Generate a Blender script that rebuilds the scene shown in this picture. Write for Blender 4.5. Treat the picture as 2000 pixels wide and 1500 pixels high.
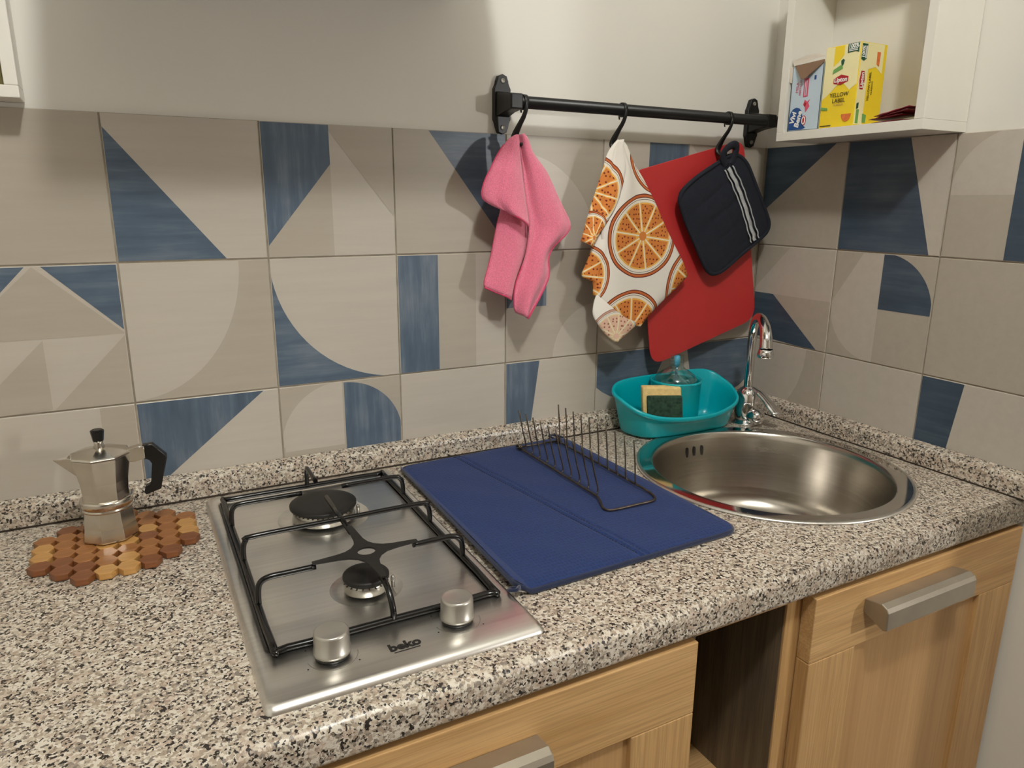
import bpy, bmesh, math, random
from mathutils import Vector, Matrix
from mathutils.geometry import tessellate_polygon
random.seed(7)
S = bpy.context.scene
for o in list(bpy.data.objects): bpy.data.objects.remove(o)
C = S.collection
UP = 0.90            # height of the worktop above the floor: everything is laid out from the worktop and lifted at the end

# ------------------------------------------------------------------ camera
cd = bpy.data.cameras.new('camera'); cam = bpy.data.objects.new('camera', cd); C.objects.link(cam)
yaw, pitch, roll, F = 0.48691, 0.24911, 0.00669, 1404.57
fw = Vector((math.sin(yaw)*math.cos(pitch), math.cos(yaw)*math.cos(pitch), -math.sin(pitch)))
rt = Vector((math.cos(yaw), -math.sin(yaw), 0)); upv = rt.cross(fw)
r2 = rt*math.cos(roll)+upv*math.sin(roll); u2 = -rt*math.sin(roll)+upv*math.cos(roll)
M = Matrix((r2, u2, -fw)).transposed().to_4x4(); M.translation = Vector((-1.19364, -1.13465, 0.44030))
cam.matrix_world = M
cd.sensor_width = 36; cd.lens = F/2000*36; cd.clip_start = 0.02; cd.clip_end = 30
S.camera = cam

# ------------------------------------------------------------------ world, lamps, exposure
w = bpy.data.worlds.new('world'); S.world = w; w.use_nodes = True
w.node_tree.nodes['Background'].inputs[0].default_value = (1.0, 0.90, 0.80, 1)
w.node_tree.nodes['Background'].inputs[1].default_value = 0.25
def lamp(name, loc, power, radius, col):
    l = bpy.data.lights.new(name, 'POINT'); l.energy = power; l.shadow_soft_size = radius; l.color = col
    o = bpy.data.objects.new(name, l); C.objects.link(o); o.location = loc; return o
lamp('ceiling_lamp_light', (-1.00, -1.35, 1.68), 44, 0.06, (0.99, 1.0, 0.97))
lamp('side_lamp_light', (0.50, -2.05, 0.62), 33, 0.05, (1.0, 0.99, 0.97))
S.view_settings.view_transform = 'Standard'; S.view_settings.look = 'None'
S.view_settings.gamma = 1; S.view_settings.use_curve_mapping = False
S.view_settings.exposure = 0.18

# ------------------------------------------------------------------ materials
def lin(c):
    return tuple(((x/255)/12.92 if x/255 <= 0.04045 else ((x/255+0.055)/1.055)**2.4) for x in c)
class NT:
    def __init__(s, name):
        s.m = bpy.data.materials.new(name); s.m.use_nodes = True; s.t = s.m.node_tree; s.n = s.t.nodes
        s.b = s.n['Principled BSDF']; s.co = s.n.new('ShaderNodeTexCoord')
    def new(s, typ, **k):
        n = s.n.new(typ)
        for a, v in k.items(): setattr(n, a, v)
        return n
    def link(s, a, b): s.t.links.new(a, b)
    def val(s, sock, v):
        if isinstance(v, (int, float)): sock.default_value = v
        elif isinstance(v, (tuple, list)): sock.default_value = (*v, 1) if len(v) == 3 and sock.type == 'RGBA' else v
        else: s.link(v, sock)
    def mapping(s, scale=(1,1,1), rot=(0,0,0), src='Object'):
        m = s.new('ShaderNodeMapping'); m.inputs['Scale'].default_value = scale; m.inputs['Rotation'].default_value = rot
        s.link(s.co.outputs[src], m.inputs[0]); return m.outputs[0]
    def noise(s, vec, scale, detail=3, rough=.5, dist=0):
        n = s.new('ShaderNodeTexNoise'); s.link(vec, n.inputs['Vector'])
        n.inputs['Scale'].default_value = scale; n.inputs['Detail'].default_value = detail
        n.inputs['Roughness'].default_value = rough; n.inputs['Distortion'].default_value = dist; return n.outputs['Fac']
    def ramp(s, fac, stops, interp='LINEAR'):
        r = s.new('ShaderNodeValToRGB'); r.color_ramp.interpolation = interp; s.link(fac, r.inputs[0])
        e = r.color_ramp.elements
        while len(e) < len(stops): e.new(0.5)
        for i, (p, c) in enumerate(stops):
            e[i].position = p; e[i].color = (*c, 1) if not isinstance(c, (int, float)) else (c, c, c, 1)
        return r.outputs[0]
    def math(s, op, a, b=None, c=None):
        n = s.new('ShaderNodeMath', operation=op)
        for i, v in enumerate((a, b, c)):
            if v is not None: s.val(n.inputs[i], v)
        return n.outputs[0]
    def mix(s, fac, a, b, blend='MIX'):
        n = s.new('ShaderNodeMix', data_type='RGBA', blend_type=blend)
        s.val(n.inputs[0], fac); s.val(n.inputs[6], a); s.val(n.inputs[7], b); return n.outputs[2]
    def bump(s, h, strength=.2, dist=.001):
        b = s.new('ShaderNodeBump'); b.inputs['Strength'].default_value = strength; b.inputs['Distance'].default_value = dist
        s.link(h, b.inputs['Height']); s.link(b.outputs[0], s.b.inputs['Normal'])
    def pr(s, **k):
        for a, v in k.items(): s.val(s.b.inputs[a.replace('_', ' ')], v)
        return s
def simple(name, rgb, rough=.5, metal=0, var=.06, nscale=30, bump=0, bscale=300, coat=0, **k):
    t = NT(name); c = lin(rgb); v = t.mapping()
    f = t.noise(v, nscale, 3)
    col = t.ramp(f, [(.3, tuple(x*(1-var) for x in c)), (.7, tuple(min(1, x*(1+var)) for x in c))])
    t.pr(Base_Color=col, Roughness=rough, Metallic=metal)
    if coat: t.pr(Coat_Weight=coat)
    if bump: t.bump(t.noise(v, bscale, 4), bump, .0006)
    for a, x in k.items(): t.val(t.b.inputs[a.replace('_', ' ')], x)
    return t.m
def brushed(name, rgb, axis, rough=.3, streak=.10):
    t = NT(name); c = lin(rgb); sc = [220, 220, 220, 0]; sc[axis] = 4; sc = sc[:3]
    if axis == 3: sc = [5, 5, 260, 0][:3]
    v = t.mapping(tuple(sc)); f = t.noise(v, 1.0, 4, .6)
    big = t.noise(t.mapping(), 6, 2)
    t.pr(Base_Color=t.ramp(f, [(.25, tuple(x*.86 for x in c)), (.75, c)]), Metallic=1.0,
         Roughness=t.math('ADD', t.math('MULTIPLY', f, streak), t.math('ADD', t.math('MULTIPLY', big, .08), rough-.08)))
    t.bump(f, .05, .0003); return t.m
def wood(name, light, dark, axis, scale=1.0, rough=.45, fine=1.0):
    t = NT(name); sc = [34*scale]*3; sc[axis] = 1.6*scale
    v = t.mapping(tuple(sc)); f = t.noise(v, 1.4, 6, .62, .35)
    sc2 = [420*scale]*3; sc2[axis] = 9*scale; g = t.noise(t.mapping(tuple(sc2)), 1, 2)
    a = t.ramp(f, [(.28, lin(dark)), (.5, tuple((p+q)/2 for p, q in zip(lin(light), lin(dark)))), (.72, lin(light))])
    b = t.mix(t.ramp(g, [(.40, .34*fine), (.55, 0.0)]), a, tuple(x*.62 for x in lin(dark)))
    t.pr(Base_Color=b, Roughness=rough); t.bump(g, .12, .0004); return t.m
def tile_mat(name, rgb, brush=0.0, axis=0, hi=None):
    t = NT(name); c = lin(rgb)
    sc = [60]*3; sc[axis] = 5
    f = t.noise(t.mapping(tuple(sc)), 1, 5, .65, .2); g = t.noise(t.mapping(), 9, 3, .6)
    if brush:
        mx = t.math('ADD', t.math('MULTIPLY', f, .6), t.math('MULTIPLY', g, .4))
        col = t.ramp(mx, [(.33, tuple(x*.72 for x in c)), (.5, c), (.70, lin(hi))])
    else:
        col = t.ramp(f, [(.3, tuple(x*.95 for x in c)), (.7, tuple(x*1.03 for x in c))])
    t.pr(Base_Color=col, Roughness=.34); t.t.nodes['Principled BSDF'].inputs['Specular IOR Level'].default_value = .35
    t.bump(g, .04, .001); return t.m
def granite():
    t = NT('speckled_granite_laminate'); v = t.mapping()
    d = t.new('ShaderNodeTexNoise'); t.link(v, d.inputs['Vector']); d.inputs['Scale'].default_value = 330; d.inputs['Detail'].default_value = 2
    dv = t.new('ShaderNodeVectorMath', operation='SCALE'); t.link(d.outputs['Color'], dv.inputs[0]); dv.inputs[3].default_value = .004
    av = t.new('ShaderNodeVectorMath', operation='ADD'); t.link(v, av.inputs[0]); t.link(dv.outputs[0], av.inputs[1])
    vv = av.outputs[0]
    def vor(scale):
        n = t.new('ShaderNodeTexVoronoi'); t.link(vv, n.inputs['Vector']); n.inputs['Scale'].default_value = scale
        s = t.new('ShaderNodeSeparateColor'); t.link(n.outputs['Color'], s.inputs[0]); return s.outputs
    a = vor(330)
    base = t.ramp(a[0], [(0, lin((212,204,190))), (.38, lin((188,177,160))), (.66, lin((164,149,132))), (.84, lin((132,124,114)))], 'CONSTANT')
    big = t.noise(v, 70, 3, .6)
    base = t.mix(t.ramp(big, [(.52, 0.0), (.62, .55)]), base, lin((188,166,148)))
    b = vor(410); m = t.noise(v, 120, 3, .6)
    thr = t.math('ADD', b[1], t.math('MULTIPLY', m, .9))
    dark = t.ramp(thr, [(.60, 1.0), (.62, 0.0)])
    brown = t.ramp(thr, [(.69, .55), (.71, 0.0)])
    c1 = t.mix(brown, base, lin((128,112,96)))
    c2 = t.mix(dark, c1, lin((46,42,38)))
    t.pr(Base_Color=c2, Roughness=.32); t.bump(big, .02, .0005); return t.m
M_ = {}
M_['paint'] = simple('warm_white_wall_paint', (222,218,209), .85, var=.02, nscale=4, bump=.06, bscale=160)
M_['grout'] = simple('grey_grout', (150,140,124), .9, var=.25, nscale=40, bump=.3)
M_['tile_light'] = tile_mat('pale_cream_tile_glaze', (188,180,168))
M_['tile_beige'] = tile_mat('greige_tile_glaze', (174,165,151))
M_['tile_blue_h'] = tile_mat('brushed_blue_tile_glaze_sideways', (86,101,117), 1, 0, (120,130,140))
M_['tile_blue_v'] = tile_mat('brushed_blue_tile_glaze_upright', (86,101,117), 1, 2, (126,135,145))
M_['tile_blue_y_shaded'] = tile_mat('brushed_blue_tile_glaze_shaded_side_wall', (64,79,94), 1, 1, (84,98,110))  # same blue glaze, with the side wall's shade mixed into its colour
M_['granite'] = granite()
M_['far_wall'] = simple('taupe_far_wall_paint', (126,114,100), .85)
M_['floor'] = simple('grey_brown_floor', (84,74,64), .5)
M_['seal'] = simple('dark_sealant', (52,42,32), .6, var=.3, nscale=12)
M_['steel'] = brushed('brushed_stainless_steel', (240,237,232), 0, .30)
M_['steel_bowl'] = brushed('satin_sink_steel', (196,190,180), 3, .27, .06)
M_['mirror_steel'] = simple('polished_sink_rim', (205,202,198), .08, 1, var=.02)
M_['chrome'] = simple('chrome', (225,225,225), .05, 1, var=.01)
M_['enamel'] = simple('black_enamelled_steel', (11,10,10), .20, 0, var=.1, bump=.05)
M_['cast'] = simple('dull_black_burner_cap', (20,17,15), .5, 0, var=.35, nscale=60, bump=.2)
M_['alu'] = simple('burner_aluminium', (186,182,174), .28, 1, var=.08)
M_['knob'] = simple('satin_silver_knob', (196,192,184), .34, .85, var=.04)
M_['black_plastic'] = simple('black_plastic', (12,11,11), .38, var=.1)
M_['ink'] = simple('black_print', (30,28,27), .5)
M_['rail'] = simple('matt_black_lacquer', (13,13,13), .4, 0, var=.1, bump=.03)
M_['screw'] = simple('grey_screw_head', (150,146,138), .4, .7)
M_['wood_h'] = wood('pale_oak_sideways_grain', (212,174,122), (184,142,90), 0)
M_['wood_v'] = wood('pale_oak_upright_grain', (210,172,120), (182,140,88), 2)
M_['wood_p'] = wood('pale_oak_panel', (200,160,110), (178,138,90), 2, .6, .4, .5)
M_['carcass'] = wood('grey_brown_carcass_wood', (126,110,88), (88,74,58), 2, 1.3)
M_['handle'] = simple('brushed_nickel_handle', (168,160,146), .36, .75, var=.05)
M_['white_lac'] = simple('white_melamine', (232,228,218), .4, var=.01)
M_['pine1'] = wood('honey_brown_trivet_wood', (176,120,68), (128,80,42), 0, 2.5, .4, .5)
M_['pine2'] = wood('golden_trivet_wood', (206,160,96), (170,122,66), 0, 2.5, .4, .5)
M_['pine3'] = wood('reddish_brown_trivet_wood', (146,92,54), (104,60,34), 0, 2.5, .4, .5)
M_['moka'] = simple('worn_cast_aluminium', (208,202,192), .20, 1, var=.07, nscale=50, bump=.03)
M_['bakelite'] = simple('black_bakelite', (10,9,10), .28)
M_['teal'] = simple('turquoise_plastic', (0,170,182), .3, var=.02, coat=.1)
M_['sponge'] = simple('yellow_sponge_foam', (236,206,140), .95, var=.12, nscale=120, bump=.8, bscale=500)
M_['scour'] = simple('dark_green_scouring_pad', (40,66,50), .95, var=.5, nscale=160, bump=1.0, bscale=600)
M_['red'] = simple('matt_red_plastic', (188,50,50), .42, var=.03, bump=.03)
M_['navy'] = simple('black_navy_cotton', (22,26,38), .9, var=.15, nscale=200, bump=.5, bscale=900)
M_['stripe'] = simple('pale_grey_ribbon', (186,188,188), .6, var=.12, nscale=200, bump=.3)
M_['wire'] = simple('tarnished_dark_wire', (92,82,72), .38, .85, var=.35, nscale=80)
M_['yellow'] = simple('yellow_carton', (246,214,40), .45, var=.02)
M_['cream'] = simple('pale_cream_carton', (246,236,180), .45, var=.02)
M_['greenp'] = simple('dark_green_print', (30,84,58), .5)
M_['green2'] = simple('leaf_green_print', (110,164,84), .5)
M_['redp'] = simple('deep_red_print', (176,28,36), .5)
M_['white_p'] = simple('white_print', (244,244,238), .5, var=.01)
M_['orange_p'] = simple('orange_print', (226,120,60), .5, var=.15, nscale=150)
M_['blue_c'] = simple('pale_blue_carton', (196,214,226), .45, var=.02)
M_['blue_p'] = simple('royal_blue_print', (28,74,138), .5)
M_['pink_p'] = simple('rose_pink_print', (214,84,110), .5)
M_['kraft'] = simple('kraft_inside_of_carton', (128,100,78), .8)
M_['lid_w'] = simple('greyish_white_card', (206,196,182), .7)
M_['sachet'] = simple('dark_wine_red_sachet', (112,26,34), .35, var=.3, nscale=60)
M_['sachet2'] = simple('pink_wine_sachet', (168,62,80), .35, var=.3, nscale=60)
M_['paint_dark'] = simple('grey_cooker_hood_metal', (150,146,140), .5, .3)
M_['picture'] = simple('olive_and_ochre_picture', (128,118,62), .6, var=.5, nscale=14)
def glass(name, col=(1,1,1), rough=.02):
    t = NT(name); t.pr(Base_Color=col, Roughness=rough, IOR=1.45, Transmission_Weight=1.0); return t.m
def thin_clear(name, tint):
    t = NT(name); n = t.n; out = [x for x in n if x.type == 'OUTPUT_MATERIAL'][0]
    a = t.new('ShaderNodeBsdfTransparent'); a.inputs[0].default_value = (*tint, 1)
    g = t.new('ShaderNodeBsdfGlossy'); g.inputs['Roughness'].default_value = .06
    lw = t.new('ShaderNodeLayerWeight'); lw.inputs[0].default_value = .35
    f = t.math('ADD', t.math('MULTIPLY', lw.outputs['Facing'], .55), .07)
    mx = t.new('ShaderNodeMixShader'); t.link(f, mx.inputs[0]); t.link(a.outputs[0], mx.inputs[1]); t.link(g.outputs[0], mx.inputs[2]); t.link(mx.outputs[0], out.inputs[0])
    return t.m
M_['glass'] = thin_clear('clear_plastic', (.86,.93,.90))
M_['soap'] = glass('pale_green_soap', (.55,.85,.78))
M_['pump'] = simple('light_blue_tube', (70,170,206), .4)
def fabric(name, rgb, scale=900, strength=.6, var=.12, sheen=.3):
    t = NT(name); c = lin(rgb); v = t.mapping(); n = t.noise(v, scale, 3, .7)
    t.pr(Base_Color=t.ramp(n, [(.3, tuple(x*(1-var*2) for x in c)), (.7, tuple(min(1, x*(1+var)) for x in c))]), Roughness=.95, Sheen_Weight=sheen)
    t.bump(n, strength, .0012); return t.m
M_['pink'] = fabric('fluffy_pink_microfibre', (244,128,156), 650, .8, .14, .5)
M_['pink_hem'] = fabric('darker_pink_hem', (222,70,110), 900, .4)
def mat_blue():
    t = NT('navy_waffle_microfibre'); v = t.mapping((210, 150, 1)); 
    w_ = t.new('ShaderNodeTexVoronoi', distance='CHEBYCHEV'); t.link(v, w_.inputs['Vector']); w_.inputs['Scale'].default_value = 1; w_.inputs['Randomness'].default_value = .35
    n = t.noise(t.mapping(), 500, 3, .7)
    h = t.math('ADD', w_.outputs['Distance'], t.math('MULTIPLY', n, .4))
    c = t.ramp(h, [(.2, lin((12,34,78))), (.8, lin((22,50,106)))])
    t.pr(Base_Color=c, Roughness=.92, Sheen_Weight=.08); t.bump(h, .40, .0012); return t.m
M_['mat'] = mat_blue()
M_['mat_edge'] = fabric('dark_navy_binding', (12,26,60), 900, .4)
def citrus(name, circles, pale=False):
    """flat print of cut oranges on a white kitchen towel, laid out in the cloth's own x/z plane"""
    t = NT(name); s = t.new('ShaderNodeSeparateXYZ'); t.link(t.co.outputs['Object'], s.inputs[0])
    wob = t.noise(t.mapping(), 14, 2); wob = t.math('MULTIPLY', t.math('SUBTRACT', wob, .5), .16)
    ground = lin((236,230,220)); col = ground
    n = t.noise(t.mapping(), 600, 2)
    vo = t.new('ShaderNodeTexVoronoi'); cb = t.new('ShaderNodeCombineXYZ'); t.link(s.outputs[0], cb.inputs[0]); t.link(s.outputs[2], cb.inputs[1]); vo.voronoi_dimensions = '2D'; t.link(cb.outputs[0], vo.inputs['Vector']); vo.inputs['Scale'].default_value = 125; vo.inputs['Randomness'].default_value = .6
    dots = t.math('LESS_THAN', vo.outputs['Distance'], .21)
    P = dict(rust=(196,104,52), dark=(96,34,26), white=(236,226,208), gold=(232,176,84), flesh=(212,128,58), seed=(120,38,20), navy=(54,58,86))
    if pale: P = dict(rust=(196,150,126), dark=(150,110,100), white=(222,214,200), gold=(222,196,150), flesh=(218,180,156), seed=(150,96,80), navy=(150,150,160))
    P = {k: lin(v) for k, v in P.items()}
    for (cx, cz, rx, rz, ph) in circles:
        dx = t.math('DIVIDE', t.math('SUBTRACT', s.outputs[0], cx), rx)
        dz = t.math('DIVIDE', t.math('SUBTRACT', s.outputs[2], cz), rz)
        r = t.math('SQRT', t.math('ADD', t.math('MULTIPLY', dx, dx), t.math('MULTIPLY', dz, dz)))
        r = t.math('ADD', r, t.math('MULTIPLY', wob, .5))
        ang = t.math('ARCTAN2', dz, dx)
        a = t.math('MULTIPLY', t.math('ADD', ang, ph), 10/(2*math.pi))
        fr = t.math('ABSOLUTE', t.math('SUBTRACT', t.math('FRACT', a), .5))         # .5 at the dividing walls
        edge = t.math('MULTIPLY', t.math('SUBTRACT', .5, fr), r)                      # distance from the wall
        seg = t.math('MULTIPLY', t.math('GREATER_THAN', edge, .042), t.math('MULTIPLY', t.math('LESS_THAN', r, .80), t.math('GREATER_THAN', r, .17)))
        seg_in = t.math('MULTIPLY', t.math('GREATER_THAN', edge, .062), t.math('MULTIPLY', t.math('LESS_THAN', r, .76), t.math('GREATER_THAN', r, .2)))
        core = t.math('LESS_THAN', r, .10)
        c = t.ramp(r, [(0, P['white']), (.80, P['white']), (.86, P['navy']), (.875, P['white']), (.905, P['dark']), (.925, P['rust']), (.975, P['dark'])], 'CONSTANT')
        c = t.mix(t.math('LESS_THAN', r, .80), c, P['white'])
        vein = t.math('MULTIPLY', t.math('LESS_THAN', r, .79), t.math('GREATER_THAN', edge, .022))
        c = t.mix(vein, c, P['gold'])
        c = t.mix(seg, c, P['gold']); c = t.mix(seg_in, c, P['flesh'])
        c = t.mix(t.math('MULTIPLY', seg_in, dots), c, P['seed'])
        c = t.mix(core, c, P['flesh'])
        col = t.mix(t.math('LESS_THAN', r, 1.0), col, c)
    t.pr(Base_Color=col, Roughness=.9); t.bump(n, .3, .0006); return t.m

# ------------------------------------------------------------------ helpers
def link(o, parent=None):
    C.objects.link(o)
    if parent: o.parent = parent
    return o
def tag(o, label=None, cat=None, group=None, kind=None):
    if label: o['label'] = label
    if cat: o['category'] = cat
    if group: o['group'] = group
    if kind: o['kind'] = kind
    return o
def thing(name, label, cat, loc=(0,0,0), group=None):
    o = bpy.data.objects.new(name, None); o.location = loc; o.empty_display_size = .05; C.objects.link(o)
    return tag(o, label, cat, group)
def rebase(root):
    """mesh parts are written in room coordinates; shift them into their thing's frame"""
    bpy.context.view_layer.update()
    mi = Matrix.Translation(root.location).inverted()
    for ch in root.children: ch.matrix_parent_inverse = mi.copy()
    return root
class MB:
    def __init__(s): s.bm = bmesh.new(); s.slot = 0
    def _f(s, vs, smooth=False):
        try: f = s.bm.faces.new(vs)
        except ValueError: return None
        f.material_index = s.slot; f.smooth = smooth; return f
    def box(s, a, b, bev=0, seg=2):
        x0,y0,z0 = (min(a[i], b[i]) for i in range(3)); x1,y1,z1 = (max(a[i], b[i]) for i in range(3))
        v = [s.bm.verts.new(p) for p in ((x0,y0,z0),(x1,y0,z0),(x1,y1,z0),(x0,y1,z0),(x0,y0,z1),(x1,y0,z1),(x1,y1,z1),(x0,y1,z1))]
        fs = [s._f([v[i] for i in q]) for q in ((0,3,2,1),(4,5,6,7),(0,1,5,4),(1,2,6,5),(2,3,7,6),(3,0,4,7))]
        if bev:
            es = list({e for f in fs for e in f.edges})
            r = bmesh.ops.bevel(s.bm, geom=es, offset=bev, segments=seg, affect='EDGES', profile=.6)
            for f in r['faces']: f.material_index = s.slot; f.smooth = True
        return s
    def tube(s, pts, r, n=10, closed=False, caps=True, flat=1.0, flat_dir=None):
        pts = [Vector(p) for p in pts]; N = len(pts); rr = r if isinstance(r, (list, tuple)) else [r]*N
        rings = []; prev = None
        for i, p in enumerate(pts):
            if closed: t = (pts[(i+1) % N]-pts[i-1]).normalized()
            else: t = (pts[min(i+1, N-1)]-pts[max(i-1, 0)]).normalized()
            if prev is None:
                ref = Vector(flat_dir) if flat_dir else (Vector((0,0,1)) if abs(t.z) < .9 else Vector((1,0,0)))
                a = (ref - t*ref.dot(t)).normalized()
            else: a = (prev - t*prev.dot(t)).normalized()
            prev = a; b = t.cross(a)
            rings.append([s.bm.verts.new(p + a*math.cos(2*math.pi*k/n)*rr[i]*flat + b*math.sin(2*math.pi*k/n)*rr[i]) for k in range(n)])
        for i in range(N if closed else N-1):
            A, B = rings[i], rings[(i+1) % N]
            for k in range(n): s._f([A[k], A[(k+1) % n], B[(k+1) % n], B[k]], True)
        if caps and not closed: s._f(rings[0][::-1]); s._f(rings[-1])
        return s
    def lathe(s, prof, c=(0,0,0), n=40, smooth=True, rot=0, axis=None, cap0=True, cap1=True):
        c = Vector(c)
        if axis is None: ax, e1, e2 = Vector((0,0,1)), Vector((1,0,0)), Vector((0,1,0))
        else:
            ax = Vector(axis).normalized(); e1 = ax.orthogonal().normalized(); e2 = ax.cross(e1)
        rings = []
        for (r, z) in prof:
            rings.append([s.bm.verts.new(c + ax*z + (e1*math.cos(2*math.pi*k/n+rot)+e2*math.sin(2*math.pi*k/n+rot))*max(r, 1e-5)) for k in range(n)])
        for A, B in zip(rings, rings[1:]):
            for k in range(n): s._f([A[k], A[(k+1) % n], B[(k+1) % n], B[k]], smooth)
        if cap0: s._f(rings[0][::-1])
        if cap1: s._f(rings[-1])
        return s
    def prism(s, poly, ext, bev=0, smooth=False):
        """poly: list of 3D points, ext: extrusion vector"""
        e = Vector(ext); A = [s.bm.verts.new(Vector(p)) for p in poly]; B = [s.bm.verts.new(Vector(p)+e) for p in poly]
        f1 = s._f(A[::-1]); f2 = s._f(B); sd = []
        n = len(poly)
        for k in range(n): sd.append(s._f([A[k], A[(k+1) % n], B[(k+1) % n], B[k]], smooth))
        if bev:
            es = list({ed for f in (f1, f2) for ed in f.edges})
            r = bmesh.ops.bevel(s.bm, geom=es, offset=bev, segments=2, affect='EDGES', profile=.6)
            for f in r['faces']: f.material_index = s.slot; f.smooth = True
        return s
    def poly(s, pts): s._f([s.bm.verts.new(Vector(p)) for p in pts]); return s
    def grid(s, rows, smooth=True):
        V = [[s.bm.verts.new(Vector(p)) for p in r] for r in rows]
        for A, B in zip(V, V[1:]):
            for k in range(len(A)-1): s._f([A[k], A[k+1], B[k+1], B[k]], smooth)
        return s
    def rings(s, R, smooth=True, cap0=False, cap1=False):
        V = [[s.bm.verts.new(Vector(p)) for p in r] for r in R]; n = len(V[0])
        for A, B in zip(V, V[1:]):
            for k in range(n): s._f([A[k], A[(k+1) % n], B[(k+1) % n], B[k]], smooth)
        if cap0: s._f(V[0][::-1])
        if cap1: s._f(V[-1])
        return s
    def build(s, name, mats, parent=None, fix=True):
        if fix: bmesh.ops.recalc_face_normals(s.bm, faces=s.bm.faces)
        me = bpy.data.meshes.new(name); s.bm.to_mesh(me); s.bm.free()
        for m in (mats if isinstance(mats, (list, tuple)) else [mats]): me.materials.append(M_[m] if isinstance(m, str) else m)
        return link(bpy.data.objects.new(name, me), parent)
def bevel(o, w, seg=2):
    m = o.modifiers.new('bevel', 'BEVEL'); m.width = w; m.segments = seg; m.limit_method = 'ANGLE'; m.angle_limit = math.radians(40)
    return o
def subsurf(o, n=1):
    m = o.modifiers.new('subsurf', 'SUBSURF'); m.levels = n; m.render_levels = n; return o
def solid(o, t, off=0):
    m = o.modifiers.new('solidify', 'SOLIDIFY'); m.thickness = t; m.offset = off; return o
def smooth_closed(pts, k=6):
    out = []; N = len(pts); P = [Vector(p) for p in pts]
    for i in range(N):
        a, b, c, d = P[i-1], P[i], P[(i+1) % N], P[(i+2) % N]
        for j in range(k):
            t = j/k; out.append(.5*((2*b)+(-a+c)*t+(2*a-5*b+4*c-d)*t*t+(-a+3*b-3*c+d)*t**3))
    return out
def smooth_open(pts, k=6):
    P = [Vector(p) for p in pts]; out = []
    for i in range(len(P)-1):
        a, b, c, d = P[max(i-1, 0)], P[i], P[i+1], P[min(i+2, len(P)-1)]
        for j in range(k):
            t = j/k; out.append(.5*((2*b)+(-a+c)*t+(2*a-5*b+4*c-d)*t*t+(-a+3*b-3*c+d)*t**3))
    return out+[P[-1]]
def resample(pts, n):
    P = [Vector(p) for p in pts]; L = [0]
    for a, b in zip(P, P[1:]): L.append(L[-1]+(b-a).length)
    out = []; j = 0
    for i in range(n):
        s_ = L[-1]*i/(n-1)
        while j < len(P)-2 and L[j+1] < s_: j += 1
        t = (s_-L[j])/max(1e-9, L[j+1]-L[j]); out.append(P[j].lerp(P[j+1], min(1, t)))
    return out
def round_poly(pts, r, seg=5):
    """round the corners of a 2D polygon"""
    out = []; N = len(pts)
    for i in range(N):
        p = Vector(pts[i]); a = Vector(pts[i-1]); b = Vector(pts[(i+1) % N])
        rr = r[i] if isinstance(r, (list, tuple)) else r
        da = (a-p).normalized(); db = (b-p).normalized()
        s0, s1 = p+da*rr, p+db*rr
        for k in range(seg+1):
            t = k/seg; out.append(s0*(1-t)**2+p*2*t*(1-t)+s1*t*t)
    return out
def text(s, size, origin, right, up, mat, name, parent, extrude=.0002, bold=0, align='CENTER', shear=0):
    cu = bpy.data.curves.new('txt', 'FONT'); cu.body = s; cu.size = size; cu.align_x = align; cu.align_y = 'CENTER'
    cu.extrude = extrude; cu.offset = bold; cu.shear = shear; cu.resolution_u = 3
    o = bpy.data.objects.new('txt', cu); C.objects.link(o); bpy.context.view_layer.update()
    me = bpy.data.meshes.new_from_object(o.evaluated_get(bpy.context.evaluated_depsgraph_get())); bpy.data.objects.remove(o)
    R, U = Vector(right).normalized(), Vector(up).normalized(); N = R.cross(U)
    mt = Matrix((R, U, N)).transposed().to_4x4(); mt.translation = Vector(origin); me.transform(mt); me.name = name
    me.materials.clear(); me.materials.append(M_[mat]); return link(bpy.data.objects.new(name, me), parent)
def copy_part(src, parent, loc=None, name=None):
    o = src.copy(); C.objects.link(o); o.parent = parent
    if loc is not None: o.location = loc
    return o
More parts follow.
